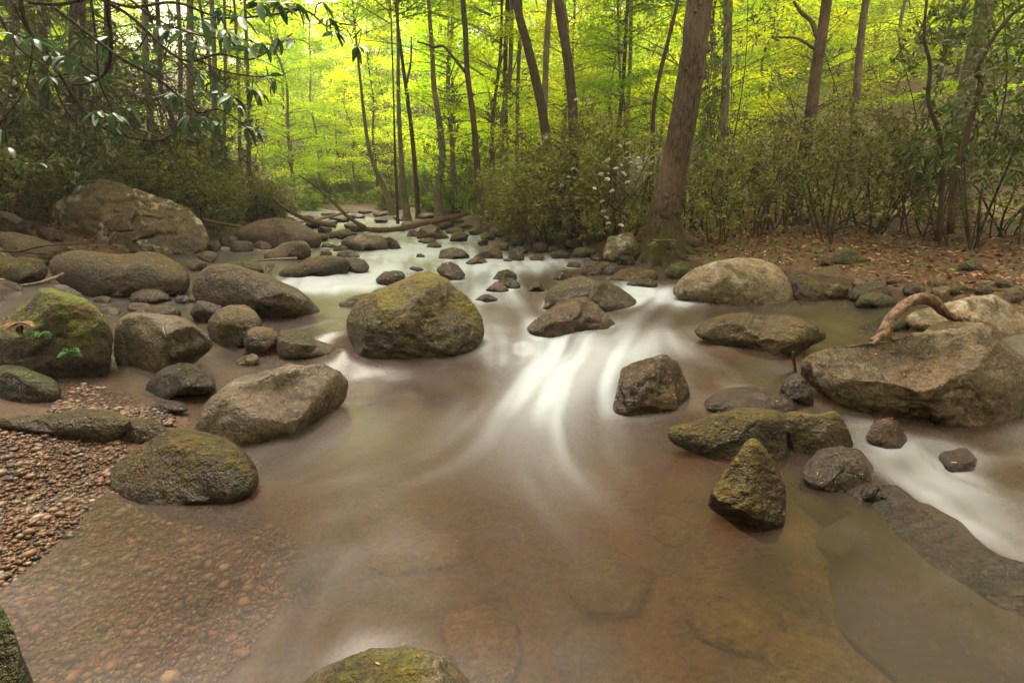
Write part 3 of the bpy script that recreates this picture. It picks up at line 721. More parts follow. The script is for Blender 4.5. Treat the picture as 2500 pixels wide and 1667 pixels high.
BIG = [
 # left bank
 ('boulder', 'huge grey-green lichened boulder with a dark diagonal cleft below the laurel thicket', 'lichen', t4([(325,250),(385,205),(480,165),(530,85),(620,55),(690,45),(790,75),(960,110),(1130,160),(1300,230),(1390,320),(1440,400),(1450,470),(1400,530),(1310,590),(1240,610),(1160,575),(1000,560),(800,555),(600,550),(450,540),(380,470),(335,380)]), dict(depth=.75, sub=6, seed=3, facets=9, ridge=.10, amp=.06, fac_off=(.55,.9), base=628)),
 ('boulder', 'long low saddle-shaped mossy boulder in front of the huge lichened one', 'mossy', t4([(330,610),(400,560),(520,535),(640,550),(780,560),(900,552),(1000,540),(1100,560),(1200,610),(1280,670),(1300,740),(1280,800),(1200,830),(900,840),(700,850),(560,840),(450,770),(370,720),(335,660)]), dict(depth=.6, sub=5, seed=4, facets=3, amp=.05, fac_off=(.75,.95))),
 ('boulder', 'olive mossy boulder beside the saddle-shaped boulder', 'mossy', t4([(-60,640),(0,610),(150,580),(270,600),(330,650),(325,710),(250,750),(100,760),(0,745),(-60,730)]), dict(depth=.8, sub=4, seed=5, facets=3)),
 ('boulder', 'brown sloping boulder under a thin bare branch', 'brown', t4([(-80,420),(0,410),(100,410),(250,440),(380,490),(465,535),(420,590),(250,610),(0,605),(-80,600)]), dict(depth=.8, sub=4, seed=6, facets=4)),
 ('boulder', 'round olive boulder at the foot of the thicket', 'mossy', t4([(-60,270),(0,262),(80,280),(150,320),(210,380),(245,435),(100,450),(-40,450)]), dict(depth=.9, sub=4, seed=7, facets=2)),
 ('boulder', 'flat yellow-mossed slab behind the round olive boulder', 'mossy', t4([(-50,210),(60,200),(160,225),(265,290),(240,350),(60,330),(-50,310)]), dict(depth=.9, sub=4, seed=8, facets=3)),
 ('stone', 'small dark stone against the huge lichened boulder', 'dark', t4([(240,400),(290,370),(350,380),(380,420),(370,470),(280,470)]), dict(sub=3, seed=9)),
 ('boulder', 'big moss-covered boulder with green ferns on its side', 'green', t4([(-40,1100),(100,950),(215,860),(260,795),(350,790),(470,830),(580,860),(640,900),(720,1000),(760,1090),(755,1250),(720,1370),(600,1420),(420,1430),(200,1400),(50,1330),(-60,1280)]), dict(depth=.8, sub=5, seed=10, facets=7, amp=.08, fac_off=(.6,.9), ridge=.07)),
 ('boulder', 'grey speckled boulder leaning on the ferny mossy one', 'grey', t4([(-80,770),(0,755),(90,750),(155,790),(165,870),(120,950),(60,1020),(0,1070),(-80,1080)]), dict(depth=.7, sub=4, seed=11, base=700, facets=3)),
 ('boulder', 'low bright-green mossy boulder beside the wet gravel', 'green', t4([(-80,1380),(20,1330),(150,1340),(270,1380),(380,1430),(420,1480),(400,1540),(280,1570),(80,1575),(-80,1570)]), dict(depth=.8, sub=5, seed=12, facets=2, fac_off=(.8,.95))),
 ('stone', 'pale stone corner behind the ferny boulder', 'grey', t4([(330,800),(370,775),(450,770),(540,810),(600,870),(640,900),(560,930),(400,900)]), dict(sub=4, seed=13)),
 ('stone', 'grey stone wedged under the ferny boulder', 'grey', t4([(-70,1250),(0,1230),(60,1290),(40,1340),(0,1370),(-70,1370)]), dict(sub=4, seed=14)),
 ('boulder', 'pointed tan boulder tipped onto the dark wet stone', 'grey', t4([(765,1130),(800,1020),(860,980),(960,965),(1080,975),(1220,985),(1290,1020),(1380,1080),(1460,1130),(1505,1170),(1470,1220),(1380,1280),(1250,1320),(1080,1360),(950,1385),(870,1380),(800,1330),(765,1250)]), dict(depth=.7, sub=5, seed=15, facets=6, fac_off=(.55,.85))),
 ('stone', 'flat brown stone just behind the pointed tan boulder', 'brown', t4([(790,1030),(860,980),(960,940),(1080,915),(1190,915),(1240,950),(1240,1010),(1000,1050)]), dict(depth=.8, sub=4, seed=16)),
 ('stone', 'thin flat stone in the brown still pool', 'grey', t4([(860,930),(900,897),(980,895),(1045,910),(1040,940),(900,955)]), dict(sub=3, seed=17)),
 ('stone', 'dark wet stone beneath the pointed tan boulder', 'dark', t4([(940,1540),(1000,1440),(1100,1370),(1230,1325),(1320,1325),(1400,1370),(1470,1400),(1475,1470),(1380,1500),(1200,1530),(1000,1560)]), dict(depth=.9, sub=4, seed=18, facets=3)),
 ('boulder', 'broad flat-topped bare grey boulder sloping into the pool', 'flat', [(488,990),(505,945),(560,915),(640,902),(730,898),(810,905),(860,935),(885,975),(870,1020),(800,1050),(700,1068),(600,1080),(520,1080),(490,1050)], dict(depth=.8, sub=5, seed=19, facets=4, fac_off=(.6,.85), amp=.04, planes=[((.05,-.4,.9),.4)], yaw=.8, base=1075)),
 ('boulder', 'large brown wedge-shaped boulder sloping down to the water', 'brown', t4([(1310,800),(1330,720),(1390,660),(1480,630),(1580,635),(1700,665),(1850,720),(1950,770),(2050,810),(2130,870),(2190,920),(2230,945),(2150,990),(2020,1010),(1850,1010),(1700,970),(1500,930),(1350,890)]), dict(depth=.65, sub=5, seed=20, facets=5, fac_off=(.6,.9), ridge=.04)),
 ('stone', 'brown stone tucked under the wedge-shaped boulder', 'brown', t4([(1295,960),(1350,880),(1450,890),(1520,910),(1500,1010),(1350,1030)]), dict(sub=4, seed=21)),
 ('boulder', 'round brown boulder below the wedge-shaped one', 'brown', t4([(1410,1060),(1430,1010),(1480,950),(1560,915),(1680,915),(1750,960),(1790,1020),(1780,1070),(1720,1150),(1600,1190),(1500,1160),(1430,1110)]), dict(depth=.9, sub=5, seed=22, facets=2, fac_off=(.8,.95))),
 ('stone', 'rounded knobbly stone beside the round brown boulder', 'brown', t4([(1660,1160),(1690,1080),(1760,1060),(1860,1070),(1905,1110),(1915,1200),(1880,1250),(1760,1250),(1680,1210)]), dict(depth=.9, sub=4, seed=23, facets=2)),
 ('stone', 'brown stone tapering to the small waterfall', 'brown', t4([(1890,1090),(1980,1090),(2090,1105),(2160,1160),(2250,1190),(2340,1215),(2380,1260),(2250,1270),(2000,1265),(1890,1250)]), dict(depth=.7, sub=4, seed=24, facets=3)),
 ('stone', 'small tan stone in the trickle by the flat grey boulder', 'tan', t4([(1610,1300),(1660,1260),(1730,1240),(1770,1260),(1765,1300),(1690,1330),(1620,1325)]), dict(sub=3, seed=25)),
 ('stone', 'dark rounded stone in the shade of the saddle-shaped boulder', 'dark', t4([(870,790),(920,740),(1010,715),(1100,715),(1180,760),(1220,830),(1190,850),(1000,850)]), dict(sub=4, seed=26)),
 ('stone', 'low dark mossy stone half sunk in the still pool', 'dark', t4([(875,875),(900,830),(980,805),(1080,805),(1160,840),(1190,880),(1050,895),(900,895)]), dict(sub=4, seed=27)),
 ('stone', 'small dark stone against the end of the wedge-shaped boulder', 'dark', t4([(1190,880),(1210,845),(1260,840),(1300,855),(1300,900),(1230,905)]), dict(sub=3, seed=28)),
 ('stone', 'pale flat stone in the shade of the saddle-shaped boulder', 'grey', t4([(720,840),(760,800),(830,785),(880,800),(870,850),(760,860)]), dict(sub=3, seed=29)),
 ('boulder', 'large brown boulder at the head of the stream, beside the dead snag', 'brown', t4([(1590,420),(1650,380),(1720,345),(1800,320),(1880,310),(1970,325),(2050,345),(2130,390),(2190,430),(2205,470),(2170,510),(2110,525),(1950,525),(1800,530),(1720,500),(1640,470)]), dict(depth=.8, sub=5, seed=30, facets=4)),
 ('boulder', 'rounded brown boulder below the large one by the dead snag', 'grey', t4([(1790,570),(1860,530),(1930,490),(2010,470),(2080,470),(2120,510),(2130,560),(2090,600),(1980,605),(1850,605)]), dict(sub=4, seed=31, facets=4)),
 ('boulder', 'low black slab with rusty moss on top above the white cascade', 'mossy', t5([(110,500),(230,470),(320,420),(440,405),(560,415),(600,440),(580,540),(420,555),(220,552),(120,545)]), dict(depth=.7, sub=4, seed=32, facets=2)),
 ('stone', 'round brown stone at the end of the low black slab', 'brown', t5([(525,500),(560,430),(630,410),(700,430),(735,480),(715,512),(600,527),(540,522)]), dict(sub=4, seed=33, facets=2)),
 ('stone', 'mossy stone behind the wedge-shaped boulder', 'mossy', t4([(1490,640),(1600,615),(1750,620),(1820,660),(1800,700),(1600,690)]), dict(sub=4, seed=34)),
 # centre
 ('boulder', 'massive rounded moss-brown boulder standing in midstream', 'mossy', t5([(565,860),(580,800),(640,720),(760,650),(880,610),(960,570),(1060,530),(1180,530),(1280,570),(1310,610),(1380,660),(1440,720),(1490,800),(1510,880),(1500,930),(1430,990),(1340,1050),(1200,1080),(1000,1090),(800,1075),(680,1060),(620,1000),(575,930)]), dict(depth=.8, sub=6, seed=35, facets=4, fac_off=(.8,.97), amp=.05, ridge=.03)),
 ('stone', 'low flat stone just behind the massive midstream boulder', 'grey', t5([(510,735),(600,690),(740,655),(760,700),(600,765)]), dict(sub=4, seed=36)),
 ('boulder', 'split grey boulder across the upper riffle', 'grey', t5([(525,310),(580,275),(700,258),(820,262),(860,300),(868,350),(840,372),(700,376),(600,356),(540,335)]), dict(sub=4, seed=37)),
 ('boulder', 'rust-topped boulder behind the split grey one', 'mossy', t5([(830,285),(870,273),(920,300),(955,350),(900,360),(840,360)]), dict(sub=4, seed=38)),
 ('stone', 'dark reddish stone at the lip of the white cascade', 'redwet', t5([(770,570),(830,515),(900,505),(960,510),(982,545),(960,580),(900,605),(820,615)]), dict(sub=4, seed=39, facets=6)),
 ('stone', 'smooth dark stone above the massive midstream boulder', 'dark', t5([(1188,500),(1230,455),(1290,445),(1340,470),(1390,530),(1370,560),(1310,577),(1230,550)]), dict(sub=4, seed=40, facets=2)),
 ('stone', 'squared grey-brown stone in the upper riffle', 'grey', t5([(1200,420),(1220,365),(1300,345),(1370,360),(1425,405),(1400,428),(1300,437)]), dict(sub=4, seed=41, facets=6)),
 ('stone', 'tiny black stone alone in the upper riffle', 'dark', t5([(1045,415),(1060,392),(1085,388),(1115,405),(1110,422)]), dict(sub=3, seed=42)),
 ('stone', 'peaked grey stone near the right-bank stones', 'grey', t5([(1440,410),(1510,350),(1590,318),(1630,360),(1655,425),(1600,437),(1500,430)]), dict(sub=4, seed=43, facets=7)),
 ('stone', 'low stone with a pale face beside the peaked grey one', 'grey', t5([(1375,455),(1420,430),(1480,408),(1530,430),(1570,472),(1450,476)]), dict(sub=4, seed=44)),
 ('stone', 'flat wave-washed stone in the upper riffle', 'dark', t5([(1000,490),(1020,476),(1080,485),(1135,505),(1080,512),(1010,505)]), dict(sub=3, seed=45)),
 ('stone', 'dark humped stone, upper of a pair touching', 'dark', t5([(1565,570),(1610,515),(1680,495),(1740,530),(1745,560),(1650,580)]), dict(sub=4, seed=46)),
 ('stone', 'smooth black stone, lower of a pair touching', 'dark', t5([(1600,580),(1680,553),(1740,575),(1770,605),(1745,635),(1690,625)]), dict(sub=4, seed=47, facets=1)),
 ('stone', 'low reddish angular stone under the pair of dark stones', 'redwet', t5([(1520,640),(1600,580),(1650,590),(1700,640),(1610,655)]), dict(sub=4, seed=48, facets=8)),
 ('stone', 'small sharp wet stone between the pair and the brown hump', 'redwet', t5([(1808,642),(1850,590),(1870,572),(1910,600),(1940,642),(1870,652)]), dict(sub=4, seed=49, facets=8)),
 ('stone', 'low dark stone off the mossy bank', 'dark', t5([(1985,560),(2010,520),(2060,503),(2110,530),(2125,565),(2050,575)]), dict(sub=4, seed=50)),
 ('stone', 'thin dark stone barely above the water right of the massive boulder', 'dark', t5([(1440,710),(1490,675),(1550,668),(1615,700),(1600,720),(1500,722)]), dict(sub=4, seed=51)),
 ('stone', 'dark stone with a trickle at the edge of the mossy bank', 'dark', t5([(1680,430),(1690,370),(1740,350),(1785,375),(1795,430),(1740,442)]), dict(sub=4, seed=52)),
 ('stone', 'flat yellow-mossed stone in the upper riffle', 'green', t5([(1115,345),(1140,315),(1190,306),(1235,340),(1220,356),(1150,357)]), dict(sub=3, seed=53)),
 ('stone', 'low grey stone upstream of the yellow-mossed one', 'grey', t5([(1040,312),(1090,285),(1150,280),(1195,300),(1170,320),(1070,322)]), dict(sub=3, seed=54)),
 ('boulder', 'grey peaked boulder at the end of the fallen log', 'grey', t5([(1050,280),(1080,210),(1150,190),(1210,210),(1285,275),(1250,297),(1100,297)]), dict(sub=4, seed=55)),
 ('stone', 'small grey stone leaning on the peaked boulder by the log', 'grey', t5([(985,270),(1000,230),(1040,218),(1065,250),(1060,280),(1000,280)]), dict(sub=3, seed=56)),
 ('stone', 'mossy block beside the peaked boulder by the log', 'green', t5([(1280,300),(1300,250),(1360,238),(1415,260),(1400,300),(1330,312)]), dict(sub=4, seed=57)),
 ('stone', 'flat rust-mossed slab below the snag', 'mossy', t5([(410,270),(460,240),(540,232),(650,245),(650,275),(540,292),(450,290)]), dict(sub=4, seed=58)),
 ('stone', 'rounded tan stone next to the large brown boulder upstream', 'brown', t5([(375,235),(400,195),(440,190),(480,220),(470,250),(400,252)]), dict(sub=3, seed=59)),
 ('stone', 'pale stone under the foot of the snag', 'grey', t5([(580,225),(620,192),(680,195),(710,230),(660,245),(600,242)]), dict(sub=3, seed=60)),
 ('stone', 'tan stone in the pocket above the low black slab', 'brown', t5([(505,400),(530,372),(590,368),(640,385),(690,410),(640,425),(540,418)]), dict(sub=3, seed=61)),
 ('stone', 'grey stone pressed against the rounded brown boulder upstream', 'grey', t5([(390,400),(410,365),(450,355),(480,385),(475,412),(410,412)]), dict(sub=3, seed=62)),
 ('stone', 'small brown stone in the gap above the split boulder', 'mossy', t5([(480,370),(500,340),(540,328),(590,350),(580,375),(510,378)]), dict(sub=3, seed=63)),
 ('stone', 'grey stone in the white gap upstream of the split boulder', 'grey', t5([(400,340),(420,318),(470,318),(510,335),(490,352),(420,352)]), dict(sub=3, seed=64)),
 # right
 ('boulder', 'smooth brown humped boulder behind the dark wet one', 'brown', [(1327,735),(1340,708),(1368,690),(1408,678),(1447,675),(1470,681),(1512,704),(1540,723),(1578,748),(1520,758),(1450,756),(1350,750)], dict(sub=5, seed=65, facets=2, fac_off=(.8,.95))),
 ('boulder', 'shiny dark wet boulder at the lip of the main cascade', 'redwet', [(1276,798),(1329,760),(1371,734),(1424,728),(1477,744),(1515,776),(1531,803),(1488,812),(1403,818),(1318,808)], dict(sub=5, seed=66, facets=5, ridge=.06)),
 ('stone', 'tan wedge stone leaning on the dark wet boulder', 'tan', t5([(1910,760),(1960,700),(2000,672),(2035,690),(2040,730),(1960,775)]), dict(sub=4, seed=67, facets=7)),
 ('boulder', 'pale lichen-topped boulder on the edge of the quiet side pool', 'pale', t6([(510,490),(560,430),(640,370),(740,335),(860,322),(980,330),(1060,360),(1110,410),(1140,470),(1145,510),(1110,555),(1060,567),(950,562),(800,550),(680,535),(560,512)]), dict(depth=.7, sub=5, seed=68, facets=5)),
 ('boulder', 'long brown cracked boulder in front of the quiet side pool', 'brown', t6([(620,700),(680,650),(800,620),(950,612),(1100,615),(1190,640),(1280,670),(1335,725),(1250,760),(1170,805),(1130,822),(950,805),(750,760),(640,735)]), dict(depth=.6, sub=5, seed=69, facets=6, ridge=.05)),
 ('boulder', 'huge pale-topped boulder with a dark undercut face and driftwood on it', 'tan', t6([(1150,900),(1155,820),(1200,770),(1350,720),(1500,695),(1650,680),(1820,660),(2000,650),(2120,660),(2220,700),(2290,780),(2352,830),(2480,900),(2520,1280),(2300,1290),(2100,1250),(1900,1190),(1700,1140),(1500,1080),(1300,1030),(1210,980)]), dict(depth=.65, sub=6, seed=70, facets=9, base=1062, ridge=.06, amp=.06, fac_off=(.6,.9), push=.9, stain=1.75, flood_k=.95, planes=[((-.05,-.45,.9),.42),((-.1,-1,-.45),.5),((.5,-.8,-.1),.6)])),  # flood stain, deepened here to paint the undercut front face dark
 ('boulder', 'pale angular boulder behind the huge one with the driftwood', 'pale', t6([(1720,620),(1900,570),(2050,530),(2200,520),(2290,570),(2352,620),(2420,700),(2352,745),(2260,755),(2200,730),(1950,700),(1750,680)]), dict(sub=5, seed=71, facets=7)),
 ('stone', 'low dark stone behind the huge driftwood boulder', 'dark', t6([(1450,695),(1540,660),(1650,640),(1770,660),(1750,700),(1550,715)]), dict(sub=4, seed=72)),
 ('boulder', 'dark squarish boulder with a scooped hollow in the white water', 'redwet', t6([(200,1090),(225,1000),(250,900),(300,850),(380,825),(480,830),(550,870),(600,950),(630,1020),(605,1090),(540,1112),(450,1137),(330,1118),(240,1108)]), dict(depth=.85, sub=5, seed=73, facets=7, ridge=.08, fac_off=(.6,.9))),
 ('boulder', 'long low mossy boulder behind the pyramid-shaped one', 'mossy', t6([(490,1190),(600,1180),(750,1150),(870,1110),(980,1115),(1080,1130),(1110,1250),(1125,1340),(1080,1385),(960,1345),(800,1345),(620,1300),(500,1260)]), dict(depth=.5, sub=5, seed=74, facets=5)),
 ('boulder', 'blocky mossy boulder joined to the end of the long low one', 'mossy', t6([(1050,1170),(1100,1125),(1250,1110),(1390,1110),(1440,1140),(1470,1220),(1465,1290),(1400,1345),(1250,1370),(1150,1355),(1090,1260)]), dict(depth=.7, sub=5, seed=75, facets=6)),
 ('boulder', 'pyramid-shaped mossy boulder with a deep crack down its edge', 'mossy', t8([(830,550),(860,470),(950,360),(1010,270),(1060,245),(1110,290),(1180,400),(1215,500),(1212,590),(1175,685),(1110,695),(980,640),(880,585)]), dict(depth=.9, sub=5, seed=76, facets=7, ridge=.07, fac_off=(.45,.75))),
 ('stone', 'round brown stone below the blocky mossy boulder', 'redwet', t8([(1285,380),(1350,310),(1460,298),(1570,315),(1630,380),(1637,440),(1600,492),(1520,484),(1380,470),(1310,430)]), dict(depth=.9, sub=5, seed=77, facets=3)),
 ('stone', 'water-polished low rock in the flow beside the huge driftwood boulder', 'redwet', t8([(800,70),(900,20),(1100,0),(1220,20),(1295,85),(1200,108),(950,104)]), dict(depth=.7, sub=4, seed=78, facets=3)),
 ('stone', 'small wet rock standing at the top of the chute', 'redwet', t8([(1590,230),(1630,150),(1700,138),(1750,160),(1815,275),(1700,295)]), dict(sub=4, seed=79, facets=5)),
 ('stone', 'low wet rock in the fast water below the huge driftwood boulder', 'redwet', t8([(1910,340),(1960,300),(2050,295),(2150,330),(2260,385),(2150,400),(2000,380)]), dict(sub=4, seed=80)),
 ('stone', 'thin wet rock edge where the flow bends round the driftwood boulder', 'dark', t6([(1080,1000),(1120,950),(1200,940),(1250,1010),(1255,1080),(1180,1100),(1110,1060)]), dict(sub=4, seed=82)),
 ('stone', 'olive stone at the pale boulder side on the quiet pool', 'mossy', t6([(1120,420),(1200,405),(1290,450),(1325,505),(1290,545),(1180,545),(1140,500)]), dict(sub=4, seed=83)),
 ('stone', 'brown stone second along from the pale boulder', 'brown', t6([(1315,510),(1330,460),(1390,448),(1440,475),(1430,530),(1350,540)]), dict(sub=4, seed=84)),
 ('stone', 'wide brown stone along the quiet pool edge', 'brown', t6([(1415,520),(1450,470),(1540,447),(1620,455),(1665,500),(1640,545),(1480,550)]), dict(sub=4, seed=85)),
 ('stone', 'flat vivid-mossed stone in the quiet pool edge', 'green', t6([(1465,560),(1500,515),(1580,503),(1660,520),(1700,560),(1620,582),(1500,582)]), dict(sub=4, seed=86)),
 ('stone', 'upright pale grey stone near the driftwood', 'tan', t6([(1850,530),(1870,480),(1930,465),(1975,470),(1965,530),(1930,558),(1880,555)]), dict(sub=4, seed=87, facets=8)),
 ('stone', 'mossy mound among the fallen leaves', 'green', t6([(1345,340),(1380,280),(1430,268),(1490,290),(1540,330),(1500,355),(1400,358)]), dict(sub=4, seed=88)),
 ('stone', 'small bare stone beside the mossy mound in the leaves', 'brown', t6([(1285,355),(1295,325),(1330,315),(1362,335),(1355,362),(1310,365)]), dict(sub=3, seed=89)),
 ('stone', 'lone mossy stone far back among the leaves', 'green', t6([(1995,385),(2020,350),(2080,335),(2130,350),(2150,385),(2080,395)]), dict(sub=4, seed=90)),
 ('boulder', 'grey lichened boulder leaning at the foot of the big knotted trunk', 'lichen', t6([(150,300),(180,210),(250,175),(310,185),(350,280),(330,325),(180,342)]), dict(sub=4, seed=91, facets=5)),
 ('stone', 'brown stone at the water below the grey trunk-side boulder', 'brown', t6([(35,390),(60,345),(110,338),(155,370),(150,412),(60,415)]), dict(sub=3, seed=92)),
 ('stone', 'rounded dark stone beneath the grey trunk-side boulder', 'dark', t6([(150,400),(170,355),(215,345),(262,370),(255,412),(180,415)]), dict(sub=3, seed=93)),
 ('stone', 'long flat brown stone below the knotted trunk', 'brown', t6([(170,430),(240,385),(340,372),(440,390),(440,435),(330,448),(220,445)]), dict(sub=4, seed=94)),
 ('stone', 'low brown stone touching the water below the knotted trunk', 'brown', t6([(260,460),(320,430),(400,425),(445,450),(430,477),(320,480)]), dict(sub=4, seed=95)),
 ('stone', 'mossy cushion stone between trunk roots and pale boulder', 'green', t6([(470,400),(500,355),(560,340),(605,370),(600,420),(520,428)]), dict(sub=4, seed=96)),
 # foreground
 ('boulder', 'smooth grey-green boulder on the edge of the gravel bar', 'mossy', t7([(560,470),(640,410),(780,320),(900,260),(1000,248),(1130,265),(1250,300),(1330,360),(1380,430),(1340,490),(1200,520),(1000,530),(850,570),(720,590),(640,545),(590,505)]), dict(depth=.8, sub=5, seed=97, facets=3, fac_off=(.75,.95))),
 ('boulder', 'long low moss-backed rock lying along the gravel', 'mossy', t7([(-60,140),(150,160),(300,130),(430,112),(560,120),(680,140),(710,175),(650,235),(560,262),(400,272),(250,235),(150,215),(-60,215)]), dict(depth=.35, sub=5, seed=98, facets=2)),
 ('stone', 'ridged brown rock at the end of the moss-backed one', 'brown', t7([(590,235),(620,190),(700,165),(830,170),(900,220),(945,252),(820,278),(700,302),(620,285)]), dict(depth=.6, sub=4, seed=99, facets=4)),
 ('stone', 'black wet stone in the side trickle', 'dark', t7([(770,125),(820,85),(900,68),(1000,80),(1010,110),(900,132),(800,138)]), dict(sub=4, seed=100)),
 ('boulder', 'rounded boulder top with moss and dead leaves rising from the near pool', 'lichen', [(700,1740),(760,1690),(830,1655),(905,1632),(990,1625),(1070,1632),(1130,1660),(1190,1740),(1170,1830),(950,1860),(730,1830)], dict(depth=.55, sub=5, seed=101, facets=1, base=1760, fac_off=(.85,.97), push=.3, stain=.5)),
 ('boulder', 'vivid green-mossed rock edge beside the shallow gravel', 'green', [(-160,1440),(-60,1450),(0,1475),(25,1520),(50,1590),(85,1667),(100,1740),(-20,1790),(-200,1780)], dict(depth=.8, sub=5, seed=102, facets=2, base=1720)),
 ('stone', 'orange-brown flat stone just under the water before the midstream boulder', 'sub', t5([(1000,1170),(1060,1120),(1200,1105),(1330,1130),(1420,1180),(1300,1205),(1100,1205)]), dict(depth=.9, sub=4, seed=103, push=.2, sink=.16)),
 ('stone', 'orange sunken stone in the clear shallows behind the ledge', 'sub', t8([(1370,620),(1400,570),(1480,555),(1560,600),(1610,680),(1540,710),(1430,690)]), dict(depth=.9, sub=4, seed=104, push=.3, sink=.12)),
]
for nm, lab, mt, ol, kw in BIG:
    make_rock(nm, lab, mt, ol, **kw)

# the sunken ledge: a long smooth slab, its crest just breaking the surface between pool and chute
lp = np.array([on_z(a, b, 0.0) for a, b in t8([(1540,530),(1640,490),(1760,520),(1920,640),(2110,790),(2300,885),(2600,1000),(3100,1160)])])
lq = smooth_path(lp, 90); tn = np.gradient(lq, axis=0); tn /= np.linalg.norm(tn, axis=1)[:, None]
cross = np.stack([tn[:, 1], -tn[:, 0], 0 * tn[:, 0]], 1)
cross *= np.sign(cross[:, :1] + 1e-9)                       # towards the chute
uu = np.concatenate([np.linspace(-.62, -.06, 22), np.linspace(-.03, .22, 14)])
tt = np.linspace(0, 1, 90)
crest = np.interp(tt, [0, .08, .25, .5, .8, 1], [-.05, .05, .085, .07, .05, -.3])
wid = np.interp(tt, [0, .25, 1], [.45, .9, 1.1])
G = []
for u in uu:
    zz = crest - (.34 * (max(0, -u) / .62) ** 1.35 + .5 * (max(0, u) / .22) ** 1.8)
    G.append(lq + cross * (u * wid)[:, None] + np.stack([0 * tt, 0 * tt, zz], 1))
G = np.stack(G, 0).reshape(-1, 3)
G[:, 2] += fbm(G * np.array([2.2, 2.2, 1]) + 4, 4) * .05 + fbm(G * 9 + 2, 3) * .012
G[:, :2] += (fbm(G * 2.5 + 60, 3) * .05)[:, None]
nG = len(G); fG = grid_faces(90, len(uu)); Bt = G.copy(); Bt[:, 2] = G[:, 2] - .25
per = np.concatenate([np.arange(0, 90), np.arange(1, len(uu)) * 90 + 89, (len(uu) - 1) * 90 + np.arange(88, -1, -1), np.arange(len(uu) - 2, 0, -1) * 90])
nx_ = np.roll(per, -1)
fS = np.concatenate([np.stack([per, nx_, nx_ + nG], 1), np.stack([per, nx_ + nG, per + nG], 1)])
m = MB(); m.add(np.concatenate([G, Bt]), np.concatenate([fG, fG[:, ::-1] + nG, fS]), np.clip(.55 - np.concatenate([G, Bt])[:, 2] * 2, .3, .9))
ob = m.build('boulder', R['ledge'], None, True, lq[45]); tag(ob, 'long dark wet ledge dividing the pool from the white chute', 'boulder')

# lesser stones: centre x, foot y, width, height in photo pixels, material
def ell(cx, by, w, h, seed):
    r = np.random.default_rng(seed)
    out = []
    for k in range(11):
        a = k / 11 * 2 * math.pi + r.uniform(-.15, .15)
        s = r.uniform(.82, 1.12)
        out.append((cx + math.cos(a) * w / 2 * s, by - h / 2 - math.sin(a) * h / 2 * s))
    return out
BANK = 'mossy stone among many heaped along the right bank below the laurels'
small = []
bank_px = [(1300,596,46,26),(1350,600,60,30),(1262,602,40,22),(1225,612,44,24),(1320,618,40,26),(1378,588,50,24),(1400,612,52,30),(1440,600,46,34),(1470,590,40,24),(1425,630,60,28),
 (1370,634,54,24),(1310,640,40,18),(1272,622,36,22),(1190,588,40,20),(1160,576,36,18),(1215,580,50,24),(1255,572,44,20),(1290,566,60,22),(1340,572,50,22),(1180,600,34,16),(1390,566,54,20),(1445,566,48,20),
 (1465,640,50,26),(1480,660,44,24),(1400,655,40,16),(1500,625,40,30),(1245,590,30,18),(1325,585,32,16),(1140,560,34,14),(1420,580,30,18),(1530,650,46,24),(1550,672,40,18),(1240,640,26,10),(1350,618,26,18)]
for i, (a, b, w, h) in enumerate(bank_px):
    small.append(('stone', BANK, ['mossy', 'green', 'dark', 'brown'][i % 4], a, b, w, h, 'stones heaped along the right bank'))
rp = [(2010,705,40,16),(2050,715,50,18),(2100,700,44,22),(2140,712,60,24),(2180,695,40,18),(2230,720,70,30),(2290,700,50,24),(2340,720,60,28),(2400,725,60,30),(2450,705,50,24),(2160,730,40,16),(2080,730,36,14),(2475,745,60,40),(2020,725,34,14),(2260,735,40,16)]
for i, (a, b, w, h) in enumerate(rp):
    small.append(('stone', 'small angular stone in the rubble between driftwood boulder and fallen leaves', ['brown', 'grey', 'tan', 'mossy'][i % 4], a, b, w, h, 'rubble beside the quiet pool'))
up = [(640,572,40,14),(700,566,50,16),(770,560,50,18),(860,560,36,12),(1000,560,40,16),(600,590,40,18),(560,605,40,22),(520,615,36,22),(590,618,50,24),(640,612,40,18),(505,640,40,20),(720,585,30,12),(480,660,40,20),(1060,555,40,14),(1110,548,36,14),(930,545,30,10),(800,552,40,12)]
up += [(760,540,40,12),(830,545,46,14),(870,535,36,10),(930,528,40,10),(980,540,40,12),(1040,535,40,12),(700,548,36,12),(890,522,30,8),(800,528,34,9),(1080,565,50,18),(1030,575,30,10),(840,575,36,12),(780,590,40,16),(1110,575,40,16)]
lf_extra = [(90,650,60,26),(330,640,40,18),(500,690,44,20),(480,740,40,16),(250,740,50,18),(205,800,50,26),(520,760,40,22),(560,800,44,20),(330,860,50,22),(440,880,40,16),(60,870,70,34),(300,690,50,16)]
up = [(a, b, w * 1.3, h * 1.35) for a, b, w, h in up]
for i, (a, b, w, h) in enumerate(up):
    small.append(('stone', 'small rubble stone in the rocky upper channel by the logs', ['brown', 'grey', 'mossy'][i % 3], a, b, w, h, 'rubble stones in the upper channel'))
lf = [(130,590,60,30),(60,560,60,24),(150,620,50,20),(590,700,30,12),(560,722,36,14),(30,800,50,30),(240,700,40,14),(270,770,60,20)]
lf += lf_extra
for i, (a, b, w, h) in enumerate(lf):
    small.append(('stone', 'lesser stone filling a gap between the left-bank boulders', ['brown', 'grey', 'mossy'][i % 3], a, b, w, h, 'gap stones on the left bank'))
for i, (nm, lab, mt, a, b, w, h, gr) in enumerate(small):
    make_rock(nm, lab, mt, ell(a, b, w, h, 500 + i), depth=.95, sub=3, seed=200 + i, facets=4, group=gr, lit=.4)

